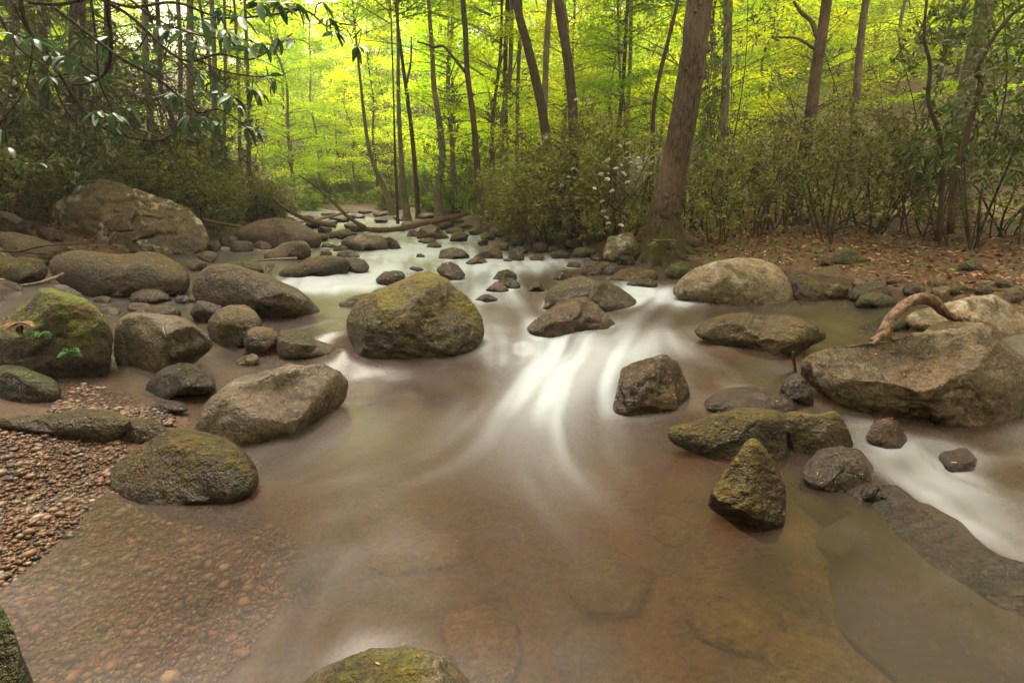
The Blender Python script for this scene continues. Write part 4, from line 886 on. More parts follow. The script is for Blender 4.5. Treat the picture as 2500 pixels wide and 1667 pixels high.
# thin froth where moving water meets the stones, drawn out downstream
acc = np.zeros(shp)
for wl in WATERLINE:
    if len(wl) == 0: continue
    iy = np.rint(np.interp(wl[:, 1], wy, np.arange(len(wy)))).astype(int)
    ix = np.rint(np.interp((wl[:, 0] - np.interp(wl[:, 1], wy, shift)) / np.interp(wl[:, 1], wy, stretch), wx, np.arange(len(wx)))).astype(int)
    acc[iy, ix] = 1
acc = lic(blur(acc.ravel(), 1).reshape(shp), .03, 5)
speed = np.clip(.10 + 1.6 * blur(foam, 14), 0, 1) * (Y > 2.2)
foam2 = np.clip(foam + acc * speed * 1.1 * (1 - foam), 0, 1)
water.data.attributes['foam'].data.foreach_set('value', foam2.astype(np.float32))

# sunken stones on the pool floor
SUNK = [(1020,1360,220,90),(1500,1430,190,70),(1800,1520,240,90),(1180,1570,260,90),(700,1420,140,60),(1980,1640,220,70),(1640,1300,120,40)]
for i, (a, b, w, h) in enumerate(SUNK):
    p = hit(a, b, fn=T)
    rr = np.random.default_rng(900 + i)
    v, f = ico(3)
    wide = w * cam_depth(p) / F / 2
    q = v * np.array([wide, wide * rr.uniform(.7, 1.1), min(.05, wide * .25)]) * (1 + .45 * fbm(v * 1.3 + i * 3, 3))[:, None]
    m = MB(); m.add(q, f, 0)
    ob = m.build('sunken_stone', R[['brown', 'dark', 'mossy'][i % 3]])
    ob.location = (p[0], p[1], p[2] + .01); ob.rotation_euler.z = rr.uniform(0, 3)
    tag(ob, 'blurred brown stone lying on the bed under the pool water', 'stone', 'sunken stones on the pool floor')

# ------------------------------------------------------------------ gravel bar
def inpoly(x, y, poly):
    c = False; j = len(poly) - 1
    for i in range(len(poly)):
        if (poly[i][1] > y) != (poly[j][1] > y) and x < (poly[j][0] - poly[i][0]) * (y - poly[i][1]) / (poly[j][1] - poly[i][1]) + poly[i][0]: c = not c
        j = i
    return c
GP = [on_z(a, b, 0.03)[:2] for a, b in [(-120,1040),(120,1050),(300,1080),(330,1130),(520,1150),(600,1180),(720,1230),(700,1330),(600,1450),(480,1600),(300,1760),(-150,1760)]]
GP2 = [on_z(a, b, 0.03)[:2] for a, b in [(140,930),(330,960),(420,1000),(430,1040),(300,1050),(120,1020)]]
cand = []
while len(cand) < 13000:
    x, y = random.uniform(-3.6, -.2), random.uniform(.9, 3.9)
    if inpoly(x, y, GP) or inpoly(x, y, GP2): cand.append((x, y))
cand = np.array(cand); cz = T(cand[:, 0], cand[:, 1])
v1, f1 = ico(2); v0, f0 = ico(1)
pm = []
for k in range(6):
    v = v1 * np.array([1, .75, .48]) * (1 + .22 * fbm(v1 * 1.2 + 9 * k, 2))[:, None]
    m = MB(); m.add(v, f1, k * .13); pm.append(m.mesh('pebble', M_PEB))
dryo = [i for i in range(len(cand)) if cz[i] > W(cand[i, 0], cand[i, 1])[0] - .03]
dryo.sort(key=lambda i: cand[i, 0] ** 2 + cand[i, 1] ** 2)
single = set(dryo[:285])
for i in sorted(single):
    s = random.choice([.010, .012, .014, .017, .022])
    o = bpy.data.objects.new('pebble', random.choice(pm)); link(o, ground)
    o.location = (cand[i, 0], cand[i, 1], cz[i] + s * .25); o.scale = (s, s, s)
    o.rotation_euler = (random.uniform(-.3, .3), random.uniform(-.3, .3), random.uniform(0, 6.3))
m = MB()
for i in range(len(cand)):
    if i in single: continue
    s = RNG.choice([.006, .008, .010, .013, .018, .026], p=[.24, .26, .25, .15, .08, .02])
    v, f = (v1, f1) if s > .02 else (v0, f0)
    a = RNG.uniform(0, 6.28); ca, sa = math.cos(a), math.sin(a)
    q = v * np.array([1, RNG.uniform(.6, .95), RNG.uniform(.4, .65)]) * s * (1 + .2 * fbm(v * 1.3 + i, 1))[:, None]
    q = np.stack([q[:, 0] * ca - q[:, 1] * sa, q[:, 0] * sa + q[:, 1] * ca, q[:, 2]], 1) + np.array([cand[i, 0], cand[i, 1], cz[i] + s * .35])
    m.add(q, f, RNG.uniform())
gv = m.build('gravel', M_PEB, ground); gv['kind'] = 'stuff'

# ------------------------------------------------------------------ catkins and dead leaves on the rocks, leaf litter on the bank
pos = []; nor = []
for c, n, ar, lit in ROCK_TOPS:
    k = int(min(420, max(3, ar.sum() * 130 * lit)))
    idx = RNG.choice(len(c), k, p=ar / ar.sum()); pos.append(c[idx]); nor.append(n[idx])
pos = np.concatenate(pos); nor = np.concatenate(nor)
d = np.cross(nor, RNG.normal(size=pos.shape))
m = MB(); m.leaves(pos + nor * .006, d, nor, RNG.uniform(.008, .032, len(pos)) * np.clip(pos[:, 1] / 4.5, .8, 1.6), RNG.uniform(.004, .011, len(pos)) * np.clip(pos[:, 1] / 4.5, .8, 1.6), RNG.uniform(0, 1, len(pos)), .1)
cat = m.build('catkin_litter', L_CATKIN); tag(cat, 'orange fallen catkins and bud scales scattered over the boulders', 'litter', kind='stuff')
n = 44000
x = RNG.uniform(-1, 16, n); y = RNG.uniform(5, 26, n)
er = x - _interp(XRY, XRX, y)
keep = (er > .5) & (er < 13); x, y = x[keep], y[keep]
z = T(x, y)
p = np.stack([x, y, z + .012], 1)
d = RNG.normal(size=p.shape) * np.array([1, 1, .25])
up_ = np.array([0, 0, 1.0]) + RNG.normal(size=p.shape) * .35
m = MB(); m.leaves(p, d, up_, RNG.uniform(.05, .11, len(p)), RNG.uniform(.03, .06, len(p)), RNG.uniform(0, 1, len(p)), .15)
# some on the left slope
x = RNG.uniform(-14, -5, 5000); y = RNG.uniform(5, 16, 5000); el = _interp(XLY, XLX, y) - x; k = el > .3; x, y = x[k], y[k]
p = np.stack([x, y, T(x, y) + .012], 1)
m.leaves(p, RNG.normal(size=p.shape) * np.array([1, 1, .25]), np.array([0, 0, 1.0]) + RNG.normal(size=p.shape) * .35, .08, .045, RNG.uniform(0, 1, len(p)), .15)
ob = m.build('leaf_litter', L_LITTER); tag(ob, 'brown fallen leaves carpeting the forest floor', 'leaf litter', kind='stuff')
# low green undergrowth on the terrace
n = 75000
x = RNG.uniform(-30, 30, n); y = RNG.uniform(9, 60, n)
er = x - _interp(XRY, XRX, y); P = np.stack([x, y, np.zeros(n)], 1)
el = _interp(XLY, XLX, y) - x
keep = ((er > 2.2) | (y > 33) | ((el > .6) & (y > 20))) & (fbm(P * .35, 2) + RNG.normal(size=n) * .12 > -.02); x, y = x[keep], y[keep]
p = np.stack([x, y, T(x, y) + RNG.uniform(.02, .28, len(x)) * (1 + y / 20)], 1)
m = MB(); m.leaves(p, RNG.normal(size=p.shape) * np.array([1, 1, .5]), np.array([0, 0, 1.0]) + RNG.normal(size=p.shape) * .5, RNG.uniform(.05, .12, len(p)) * (.7 + y / 30), RNG.uniform(.03, .07, len(p)) * (.7 + y / 30), RNG.uniform(0, 1, len(p)))
ob = m.build('undergrowth', L_UNDER); tag(ob, 'low pale green undergrowth behind the leafy bank', 'undergrowth', kind='stuff')

# ------------------------------------------------------------------ trees
def crown_mesh(name, n_br, per, h0, h1, reach, leafL, flat, mat, seed):
    r = np.random.default_rng(seed)
    fm = MB(); bm_ = MB()
    for k in range(n_br):
        h = r.uniform(h0, h1); az = r.uniform(0, 6.283); Lb = reach * r.uniform(.45, 1.1) * (1.1 - .55 * (h - h0) / (h1 - h0))
        d = np.array([math.cos(az), math.sin(az), r.uniform(.05, .4)])
        a = np.array([0, 0, h]); b = a + d * Lb * .5 + np.array([0, 0, .1]); c = a + d * Lb + np.array([r.normal() * .3, r.normal() * .3, -.05 * Lb])
        pts = smooth_path([a, b, c], 6)
        bm_.tube(pts, np.linspace(.028, .006, 6), 4, False)
        t = r.uniform(.2, 1.05, per)[:, None]
        base = a + (c - a) * t + np.sin(t * 3.14) * (b - (a + c) / 2)
        side = np.array([-math.sin(az), math.cos(az), 0])
        # sprays: leaves gather on flat twigs on either side of the limb
        ntw = 9
        tw = r.normal(size=(ntw, 1)) * .42 * Lb
        sel = r.integers(0, ntw, per)
        off = side * tw[sel] * r.uniform(.2, 1.0, per)[:, None] * (1.1 - .5 * t) + r.normal(size=(per, 3)) * np.array([.10, .10, flat])
        p = base + off
        dd = r.normal(size=(per, 3)) * np.array([1, 1, .35]) + d
        up_ = np.array([0, 0, 1.0]) + r.normal(size=(per, 3)) * .45
        fm.leaves(p, dd, up_, leafL * r.uniform(.6, 1.25, per), leafL * .62 * r.uniform(.7, 1.2, per), np.clip(r.uniform(0, 1, per) * .7 + .3 * r.uniform(), 0, 1), .06)
    nl = sum(len(q) for q in fm.f)
    base_ = 0
    for v_, f_, a_ in zip(bm_.v, bm_.f, bm_.att):
        fm.add(v_, f_ - base_, a_); base_ += len(v_)
    me = fm.mesh(name, mat); me.materials.append(B_GREY)
    mi = np.zeros(len(me.polygons), np.int32); mi[nl:] = 1
    me.polygons.foreach_set('material_index', mi)
    return me
CROWN = [crown_mesh('crown', 52, 230, 1.8, 12, 3.0, .105, .07, L_BG, 40 + k) for k in range(4)]
FARC = [crown_mesh('crown', 46, 190, .8, 12, 3.2, .17, .14, L_BG, 50 + k) for k in range(3)]     # open-grown spring trees
HIGH = [crown_mesh('crown', 46, 110, 7.5, 15, 3.8, .17, .14, L_BG, 60 + k) for k in range(2)]        # crowns of the tall streamside trees

def trunk_from_px(name, label, pts, widths, Yd, mat, group=None, extra=None, high=True, knots=False, total=15.0, top_px=None, sides=12, crown_scale=1.0):
    P = [on_Y(a, b, Yd) for a, b in pts]            # listed from the top downwards
    P = P[::-1]; wd = [w * cam_depth(on_Y(a, b, Yd)) / F / 2 for (a, b), w in zip(pts, widths)][::-1]
    foot = P[0].copy()
    gz_ = float(T(foot[0], foot[1])[0])
    if foot[2] > gz_ + .05:
        d = P[0] - P[1]; d = d / max(1e-6, abs(d[2])); foot = P[0] + d * (foot[2] - gz_) * np.array([.6, .6, 1.0]); foot[2] = gz_ - .35
        P = [foot] + P; wd = [wd[0] * 1.25] + wd
    else:
        P[0][2] = min(P[0][2], gz_ - .35)
    d = P[-1] - P[-2]; d /= np.linalg.norm(d)
    z = P[-1][2]; top = P[-1].copy(); r = wd[-1]
    n_ext = 4
    for k in range(1, n_ext + 1):
        stp = (total + gz_ - z) / n_ext
        if stp <= 0: break
        dd = d * (1 - .2 * k) + np.array([0, 0, .2 * k]); dd /= np.linalg.norm(dd)
        top = top + dd * stp / max(dd[2], .3)
        P.append(top.copy()); wd.append(max(.02, r * (1 - k / n_ext * .85)))
    path = smooth_path(P, max(30, len(P) * 8))
    rr = np.interp(np.linspace(0, 1, len(path)), np.linspace(0, 1, len(P)), wd)
    hz = path[:, 2] - (gz_ - .1)
    rr = rr * (1 + .45 * np.exp(-np.clip(hz, 0, 99) / (1.5 * rr[0] + .05)))
    org = np.array([P[0][0], P[0][1], gz_])
    root = empty(name, org)
    tag(root, label, 'tree', group)
    m = MB(); m.tube(path, rr, sides, True, .10, Yd)
    if knots:
        for (a, b, s) in knots:
            c = on_Y(a, b, Yd); v, f = ico(2)
            j = np.argmin(np.abs(path[:, 2] - c[2])); cc = path[j].copy()
            off = c - cc; off[1] = -math.sqrt(max(0.0001, rr[j] ** 2 - min(rr[j] ** 2 * .95, off[0] ** 2)))
            m.add(v * s * np.array([1, .7, .9]) * (1 + .25 * fbm(v * 2 + a, 2))[:, None] + cc + off * .97, f)
    tr = m.build('trunk', mat, root, True, org)
    if extra:
        for pl, w0, w1 in extra:
            q = smooth_path([on_Y(a, b, Yd + .1 * i) for i, (a, b) in enumerate(pl)], 18)
            m = MB(); m.tube(q, np.linspace(w0, w1, 18) * Yd / F / 2, 6, True, .1, 3)
            m.build('limb', mat, root, True, org)
    if high:
        for me, nm in ((random.choice(HIGH), 'crown'),):
            o = bpy.data.objects.new(nm, me); link(o, root)
            o.location = (path[-1][0] - org[0], path[-1][1] - org[1], 0); o.rotation_euler.z = random.uniform(0, 6.3); o.scale = (crown_scale,) * 2 + (1,)
    return root

main = trunk_from_px('tree', 'big leaning brown trunk covered in knots at the stream edge', [(1708,0),(1690,160),(1663,319),(1640,430),(1621,531),(1622,600)], [60,62,64,65,68,84], 9.6, B_MAIN, sides=24,
 knots=[(1738,105,.05),(1722,125,.075),(1715,190,.06),(1698,190,.06),(1695,160,.03),(1690,38,.04),(1668,175,.04),(1640,520,.075),(1612,525,.08),(1618,480,.05),(1646,478,.04),(1700,20,.04)])
trunk_from_px('tree', 'dark slanting trunk rising behind the flowering laurel, the further left of two', [(1258,0),(1290,120),(1320,250),(1328,300),(1342,400),(1352,500)], [19,22,23,23,25,28], 14, B_DARK)
trunk_from_px('tree', 'dark straight-edged trunk rising out of the flowering laurel top', [(1362,0),(1385,140),(1397,250),(1402,400),(1404,520)], [22,23,24,26,28], 13, B_DARK)
trunk_from_px('tree', 'dark trunk with a crooked bare side limb above the log', [(1130,0),(1136,72),(1141,178),(1153,268),(1160,339),(1167,428),(1182,530)], [13,13,13,14,15,17,21], 16, B_DARK, extra=[([(1139,180),(1110,145),(1083,114),(1060,116),(1040,108),(1019,103)], 8, 3)])
trunk_from_px('tree', 'grey sinuous trunk with a bend near its foot beside the log', [(1050,60),(1055,125),(1060,214),(1073,303),(1080,375),(1076,428),(1069,465),(1073,530)], [10,11,13,15,16,16,17,22], 20, B_GREY)
trunk_from_px('tree', 'brown trunk in the cluster left of the sinuous grey one', [(972,120),(973,250),(978,357),(984,446),(994,530)], [8,10,11,14,18], 22, B_GREY)
trunk_from_px('tree', 'forked thin trunk next to the brown cluster trunk', [(976,100),(991,214),(1005,321),(1016,446),(1022,530)], [7,9,10,11,14], 23, B_DARK, extra=[([(991,214),(1003,150),(1004,90)], 6, 3)])
trunk_from_px('tree', 'thin dark sapling trunk in the cluster by the log', [(961,240),(965,393),(971,535)], [4,6,8], 21, B_DARK, sides=8)
trunk_from_px('tree', 'leaning curved trunk bowing over the far stream', [(878,180),(890,290),(900,357),(916,411),(937,457),(955,507)], [6,8,9,11,14,17], 26, B_GREY)
trunk_from_px('tree', 'pale grey trunk between the two dark slanting trunks', [(1342,0),(1334,125),(1330,286),(1335,480)], [14,15,15,18], 18, B_GREY)
trunk_from_px('tree', 'grey trunk just left of the slanting dark trunk', [(1249,0),(1245,180),(1227,286),(1226,420),(1228,500)], [10,11,11,13,15], 20, B_GREY)
trunk_from_px('tree', 'mid-brown trunk standing close to the slanting dark one', [(1270,60),(1265,200),(1262,375),(1260,500)], [9,9,10,12], 21, B_GREY)
trunk_from_px('tree', 'thin grey trunk behind the white blossoms', [(1541,0),(1539,140),(1532,300),(1530,480)], [9,9,10,11], 22, B_GREY)
trunk_from_px('tree', 'thin crooked trunk behind the white blossoms', [(1508,0),(1515,214),(1526,264),(1528,450)], [5,6,7,9], 21, B_GREY, sides=8)
trunk_from_px('tree', 'thin dark slanting trunk beside the big knotted trunk', [(1655,0),(1634,89),(1612,178),(1598,250),(1594,310),(1590,480)], [9,10,10,10,10,12], 14, B_DARK)
trunk_from_px('tree', 'tall brown trunk with two dark side limbs on the leafy terrace', [(2019,0),(2006,89),(1992,178),(1981,268),(1970,339),(1945,480),(1931,588)], [23,25,26,27,27,30,38], 12.5, B_MAIN, extra=[([(1996,93),(1981,54),(1956,32),(1938,4)], 10, 5), ([(1990,120),(1946,95),(1899,91)], 7, 3)])
trunk_from_px('tree', 'pale grey trunk beyond the tall brown one on the terrace', [(2114,0),(2103,89),(2092,214),(2085,303),(2080,540)], [16,17,17,17,20], 16, B_GREY)
trunk_from_px('tree', 'broad pale trunk half hidden behind tall rhododendrons', [(2405,0),(2396,71),(2378,143),(2356,286),(2340,560)], [38,38,40,42,46], 13, B_GREY)
trunk_from_px('tree', 'dim trunk just behind the big knotted one', [(1778,0),(1776,100),(1771,214),(1755,540)], [20,20,20,24], 17, B_GREY)
LT = [([(34,0),(36,160),(36,330)],21,12,'thick dim trunk at the thicket end, nearest the leaning rhododendron branches'),([(100,0),(105,100),(111,330)],19,13,'dim trunk behind the hanging branches, second from the thicket end'),([(190,0),(186,120),(182,330)],32,13.5,'broad dark trunk standing in the laurel thicket'),
 ([(262,0),(263,150),(265,340)],15,15,'straight grey trunk above the huge lichened boulder'),([(353,0),(355,130),(362,220),(375,360)],14,16,'slim dark trunk leaning slightly in the thicket'),([(389,100),(393,215),(415,270),(425,330),(400,370)],11,15,'crooked trunk with a sharp elbow in the thicket'),
 ([(434,0),(440,120),(443,330)],10,19,'thin grey trunk in the thicket beyond the crooked one'),([(464,0),(464,150),(464,350)],15,18,'upright grey trunk against the bright gap'),([(518,30),(525,200),(522,330),(520,440)],11,19,'dark slim trunk at the end of the thicket'),([(550,150),(548,300),(546,440)],8,21,'very thin trunk at the end of the thicket'),
 ([(606,230),(607,330),(607,430)],9,23,'short-looking thin trunk near the bright gap'),([(582,200),(585,300),(586,400)],8,24,'faint thin trunk near the bright gap')]
for pts, w, yd, lab in LT:
    trunk_from_px('tree', lab, pts, [w * .95, w, w * 1.1] + [w * 1.15] * (len(pts) - 3), yd, B_DARK if yd < 16 else B_GREY, total=14)

# spring-green trees of the slopes behind
bgm = []
def bg_tree(x, y, s, k, lab, grp):
    z = float(T(x, y)[0])
    root = empty('tree', (x, y, z)); tag(root, lab, 'tree', grp)
    me_t, me_c = bgm[k]
    if y > 36: me_c = FARC[k % 3]
    for me, nm in ((me_t, 'trunk'), (me_c, 'crown')):
        o = bpy.data.objects.new(nm, me); link(o, root)
    root.scale = (s, s, s * random.uniform(.9, 1.15)); root.rotation_euler.z = random.uniform(0, 6.3)
for k in range(4):
    r = np.random.default_rng(k)
    pts = [np.array([r.normal() * .06 * i, r.normal() * .06 * i, -.3 + i * 2.1]) for i in range(7)]
    m = MB(); m.tube(smooth_path(pts, 20), np.linspace(.10, .02, 20), 8, True, .08, k)
    bgm.append((m.mesh('trunk', [B_GREY, B_DARK, B_GREY, B_MAIN][k]), CROWN[k]))
spots = []
tries = 0
while len(spots) < 230 and tries < 20000:
    tries += 1
    y = random.uniform(19, 85); x = random.uniform(-1.0, 1.0) * y
    el = np.interp(y, XLY, XLX) - x; er = x - np.interp(y, XRY, XRX)
    if max(el, er) < 1.2 and y < 30: continue
    if -.85 < x / y < -.48 and y > 24 and random.random() < .72: continue
    if any((x - a) ** 2 + (y - b) ** 2 < (1.7 + .025 * y) ** 2 for a, b in spots): continue
    spots.append((x, y))
for i, (x, y) in enumerate(spots):
    bg_tree(x, y, random.uniform(.8, 1.35), i % 4, 'slender tree in bright yellow-green spring leaf on the slope behind', 'spring-green trees on the slopes')

for i, (x, y) in enumerate([(-5,-2),(-7,1),(-9,4),(-4,-5),(9,-1),(10,3),(8.5,-4),(-6,-8),(0,-10),(4,-10),(9,-8),(-1,-13),(6,-14),(11,7),(-2.5,-7.5),(2,-12),(12,0),(-10,-3),(-3,-4),(1,-6),(4,-7),(-8,-5),(7,-6),(-4,-10),(3,-9),(-1,-4.5),(11,-4),(14,3),(-12,1),(-1.5,-9),(6,-11),(9,-12),(-7,-12)]):  # unseen trees behind and beside the camera, added to block frontal sky light
    bg_tree(x, y, random.uniform(1.0, 1.3), i % 4, 'unseen leafy tree added around the camera to block sky light', 'unseen trees added to block sky light')

# ------------------------------------------------------------------ shrubs
def shrub_mesh(rx, rz, tips, per, L, wr, mat, seed, six=False, stems=9, gap=.0, mid=.5):
    r = np.random.default_rng(seed)
    sm = MB(); fm = MB()
    c = r.normal(size=(tips * 3, 3)); c /= np.linalg.norm(c, axis=1)[:, None]
    c *= r.uniform(.35, 1, (len(c), 1)) ** .5
    c = c[c[:, 2] > -.72]
    keep = fbm(c * 2.1 + seed, 3) + r.normal(size=len(c)) * .05 > gap
    c = c[keep][:tips]
    lump = 1 + .55 * fbm(c * 1.9 + seed * 3, 3)
    p = c * np.array([rx, rx, rz * .55]) * lump[:, None] + np.array([0, 0, rz * mid])
    for k in range(stems):
        a = np.array([r.normal() * .12, r.normal() * .12, -.1]); b = p[r.integers(0, len(p))]
        midp = a * .5 + b * .5 + r.normal(size=3) * .18 * rx + np.array([0, 0, .1 * rz])
        q = smooth_path([a, a * .75 + b * .25 + r.normal(size=3) * .08, midp, b], 12)
        sm.tube(q, np.linspace(.022, .006, 12) * (1 + .3 * r.normal()), 5, False, .1, k)
        for j in range(5):
            e = p[r.integers(0, len(p))]; s0 = q[r.integers(4, 10)]
            if np.linalg.norm(e - s0) < rx * .9:
                sm.tube(smooth_path([s0, (s0 + e) / 2 + r.normal(size=3) * .06, e], 6), np.linspace(.009, .003, 6), 3, False)
    n = len(p)
    out = c / (np.linalg.norm(c, axis=1)[:, None] + 1e-6)
    for j in range(per):
        az = r.uniform(0, 6.283, n)
        d = np.stack([np.cos(az), np.sin(az), r.normal(size=n) * .35 - .05], 1) + out * .55
        pos_ = p + r.normal(size=(n, 3)) * L * .25
        up_ = np.array([0, 0, 1.0]) + r.normal(size=(n, 3)) * .45
        fm.leaves(pos_, d, up_, L * r.uniform(.65, 1.2, n), L * wr * r.uniform(.8, 1.2, n), r.uniform(0, 1, n), .05 if not six else .1, six)
    return sm.mesh('stem', B_TWIG), fm.mesh('foliage', mat)
LAUREL = [shrub_mesh(1.0, 1.5, 850, 6, .09, .34, L_LAUREL, 70 + k, gap=.09, stems=14) for k in range(4)]
RHODO = [shrub_mesh(1.0, 2.2, 170, 8, .14, .27, L_RHODO, 80 + k, True, 5, .16, .7) for k in range(3)]
SPARSE = [shrub_mesh(1.0, 1.5, 360, 6, .09, .42, L_LAUREL, 90 + k, False, 6, .10, .56) for k in range(3)]
def shrub(kindm, name, label, x, y, s, sz, group, z=None):
    root = empty(name, (x, y, float(T(x, y)[0]) if z is None else z)); tag(root, label, 'shrub', group)
    st, fo = random.choice(kindm)
    for me, nm in ((st, 'stem'), (fo, 'foliage')):
        o = bpy.data.objects.new(nm, me); link(o, root)
    root.scale = (s, s, sz); root.rotation_euler.z = random.uniform(0, 6.3)
    return root
for y in np.arange(7.2, 30, 1.15):                         # left thicket
    for row in range(3):
        xl = float(np.interp(y, XLY, XLX))
        x = xl - .8 - row * 1.7 + random.uniform(-.5, .5) - (1.9 if y < 11 else 0)
        if x < -1.15 * y - 2: continue
        s = random.uniform(.7, 1.2) * (1 + .15 * row)
        shrub(LAUREL, 'laurel_shrub', 'dense olive-green laurel in the thicket along the left bank', x, y + random.uniform(-.4, .4), s, s * random.uniform(.85, 1.25), 'laurel thicket on the left bank')
BUSH = [shrub_mesh(1.0, 1.5, 700, 6, .12, .5, L_UNDER, 110 + k, gap=.02, stems=6) for k in range(3)]
for i in range(44):
    y = random.uniform(21, 46)
    x = random.choice([np.interp(y, XLY, XLX) - random.uniform(.3, 6), np.interp(y, XRY, XRX) + random.uniform(.3, 12)]) if y < 31 else random.uniform(-.75, .2) * y
    s_ = random.uniform(.7, 1.3); shrub(BUSH, 'bush', 'pale green bush on the valley floor beyond the logs', x, y, s_, s_ * random.uniform(.7, 1.2), 'pale bushes on the valley floor')
for i, (x, y) in enumerate([(-3.5,-2.2),(-2.2,-3),(-.8,-3.2),(.8,-3.4),(2.4,-3.6),(4,-4),(5.6,-4.4),(7.2,-4),(8.4,-2),(8.8,0),(-4.6,-1),(-5.2,.6),(-1.6,-4.8),(3.2,-5.4),(6.4,-6)]):  # unseen laurels added close behind the camera, keeping sky light off rock fronts
    s_ = random.uniform(1.2, 1.7); shrub(LAUREL, 'laurel_shrub', 'unseen dense laurel added behind the camera to block sky light', x, y, s_, s_ * 1.5, 'unseen laurels added to block sky light')
# flowering laurel group
FS = []
for i, (a, b, yd, s, sz, lab) in enumerate([(1340,545,11.6,1.15,1.35,'olive laurel at the water side, spilling over the mossy stones'),(1430,548,12.2,1.25,1.75,'tall laurel around the dark straight trunk, sparsely white-flowered'),(1510,560,11.0,1.05,1.35,'laurel bearing most of the white blossom, beside the knotted trunk'),(1260,540,13.5,1.05,1.2,'laurel behind the fallen log end')]):
    g = on_Y(a, b, yd)
    FS.append(shrub(LAUREL, 'laurel_shrub', lab, g[0], g[1], s, sz, None))
pm_ = MB(); r = np.random.default_rng(5)
for j in range(5):
    n = 14; v = r.normal(size=(n, 3)); v[:, 2] = np.abs(v[:, 2]) * .8; v /= np.linalg.norm(v, axis=1)[:, None]
    pm_.leaves(v * .012, v, np.roll(v, 1, 1), .045, .035, r.uniform(0, 1, n))
FLW = pm_.mesh('flower_cluster', L_FLOWER)
fl_px = [(1690,1150),(1620,1165),(1596,1158),(1563,1213),(1505,1230),(1460,1262),(1515,1275),(1605,1262),(1650,1235),(1648,1330),(1660,1355),(1615,1360),(1553,1345),(1490,1350),(1495,1400),(1450,1345),(1630,1410),(1785,1195),(1830,1140),(1832,1100),(1835,1190),(1885,1155),(1930,1180),(1940,1195),(1925,1130),(1975,1080),(1960,1045),(1950,1085),(1985,1115),(2030,1120),(2040,1080),(2090,1190),(2115,1195),(2130,1115),(1965,1250),(1828,1230),(1800,1450),(1820,1490),(1835,1530),(1920,1545),(1370,965),(1410,945),(1615,688),(1915,1000),(1970,985),(1740,1290),(1860,1310),(2050,1150)]
for (a, b) in fl_px:
    q = t2([(a, b)])[0]
    par = FS[2] if q[0] > 1440 else FS[1]
    if q[0] < 1335: par = FS[0]
    yd = par.location.y - 1.05 * par.scale.x * math.sqrt(max(.15, 1 - min(.85, ((q[0] - (1250 + par.location.x / par.location.y * 1250 * 1.0)) / 130) ** 2)))
    w_ = on_Y(q[0], q[1], yd)
    o = bpy.data.objects.new('flower_cluster', FLW); link(o, par)
    o.matrix_parent_inverse = Matrix.LocRotScale(par.location, par.rotation_euler, par.scale).inverted()
    o.location = w_; o.rotation_euler = (random.uniform(-.6, .6), random.uniform(-.6, .6), random.uniform(0, 6)); s = random.uniform(.5, 1.15); o.scale = (s, s, s * .8)
# right terrace saplings and laurels
for i, (a, b, yd, s, sz, lab) in enumerate([(1750,600,9.8,.75,1.15,'sparse laurel right behind the pale lichen-topped boulder'),(1830,610,10.5,.9,1.25,'leggy laurel between the knotted trunk and the tall brown trunk'),(2020,610,9.6,.9,1.3,'low branching laurel beside the tall brown trunk'),(2120,600,10.6,.95,1.2,'spreading laurel on the leafy terrace'),(1930,560,13.5,1.1,1.4,'laurel behind the tall brown trunk'),(2200,570,12.8,1.1,1.4,'laurel deep in the terrace behind the rhododendrons'),(1690,560,13,1.0,1.4,'laurel behind the knotted trunk'),(1870,590,11.6,1.0,1.5,'laurel against the foot of the tall brown trunk'),(2060,580,12,1.1,1.6,'laurel between the tall brown and pale grey trunks'),(2270,600,10.2,.9,1.2,'low laurel in front of the wavy rhododendron stem'),(2440,600,10,.9,1.1,'low laurel under the kinked rhododendron stem')]):
    g = on_Y(a, b, yd)
    shrub(SPARSE, 'laurel_shrub', lab, g[0], g[1], s, sz, None)
RH = []
for i, (a, yd, s, sz, lab) in enumerate([(2380,8.6,.95,1.6,'tall dark rhododendron with a kinked stem on the terrace'),(2300,9.4,.9,1.75,'tall rhododendron with a wavy upright stem'),(2490,8.8,1.0,1.5,'dark rhododendron past the kinked-stem one'),(2230,10.5,.9,1.6,'rhododendron deeper behind the wavy-stemmed one'),(1760,11.4,.7,2.1,'tall thin rhododendron beside the knotted trunk'),(2560,10.5,1.1,1.9,'tall rhododendron at the terrace end'),(1230,17,.9,1.6,'rhododendron among the thin grey trunks'),(1110,19,.8,1.6,'small rhododendron near the sinuous grey trunk')]):
    g = on_Y(a, 560, yd)
    RH.append(shrub(RHODO, 'rhododendron', lab, g[0], g[1], s, sz, None))
for i, (x, y, s, sz) in enumerate([(-10.6,8.6,1.3,1.5),(-10,10.2,1.4,1.9),(-9.6,12,1.4,2.0),(-11.5,12.5,1.5,2.2),(-10.5,14,1.5,2.1),(-12.5,15.5,1.6,2.2),(-9.6,15.5,1.2,1.8),(-8.4,10.6,1.1,1.5),(-13,11.5,1.5,2.2),(-11,17.5,1.5,2.0),(-14.5,14,1.6,2.3),(-9.9,18.5,1.2,1.7)]):
    shrub(RHODO, 'rhododendron', 'tall dark rhododendron rising out of the left-bank thicket', x, y, s, sz, 'tall rhododendrons in the left thicket')
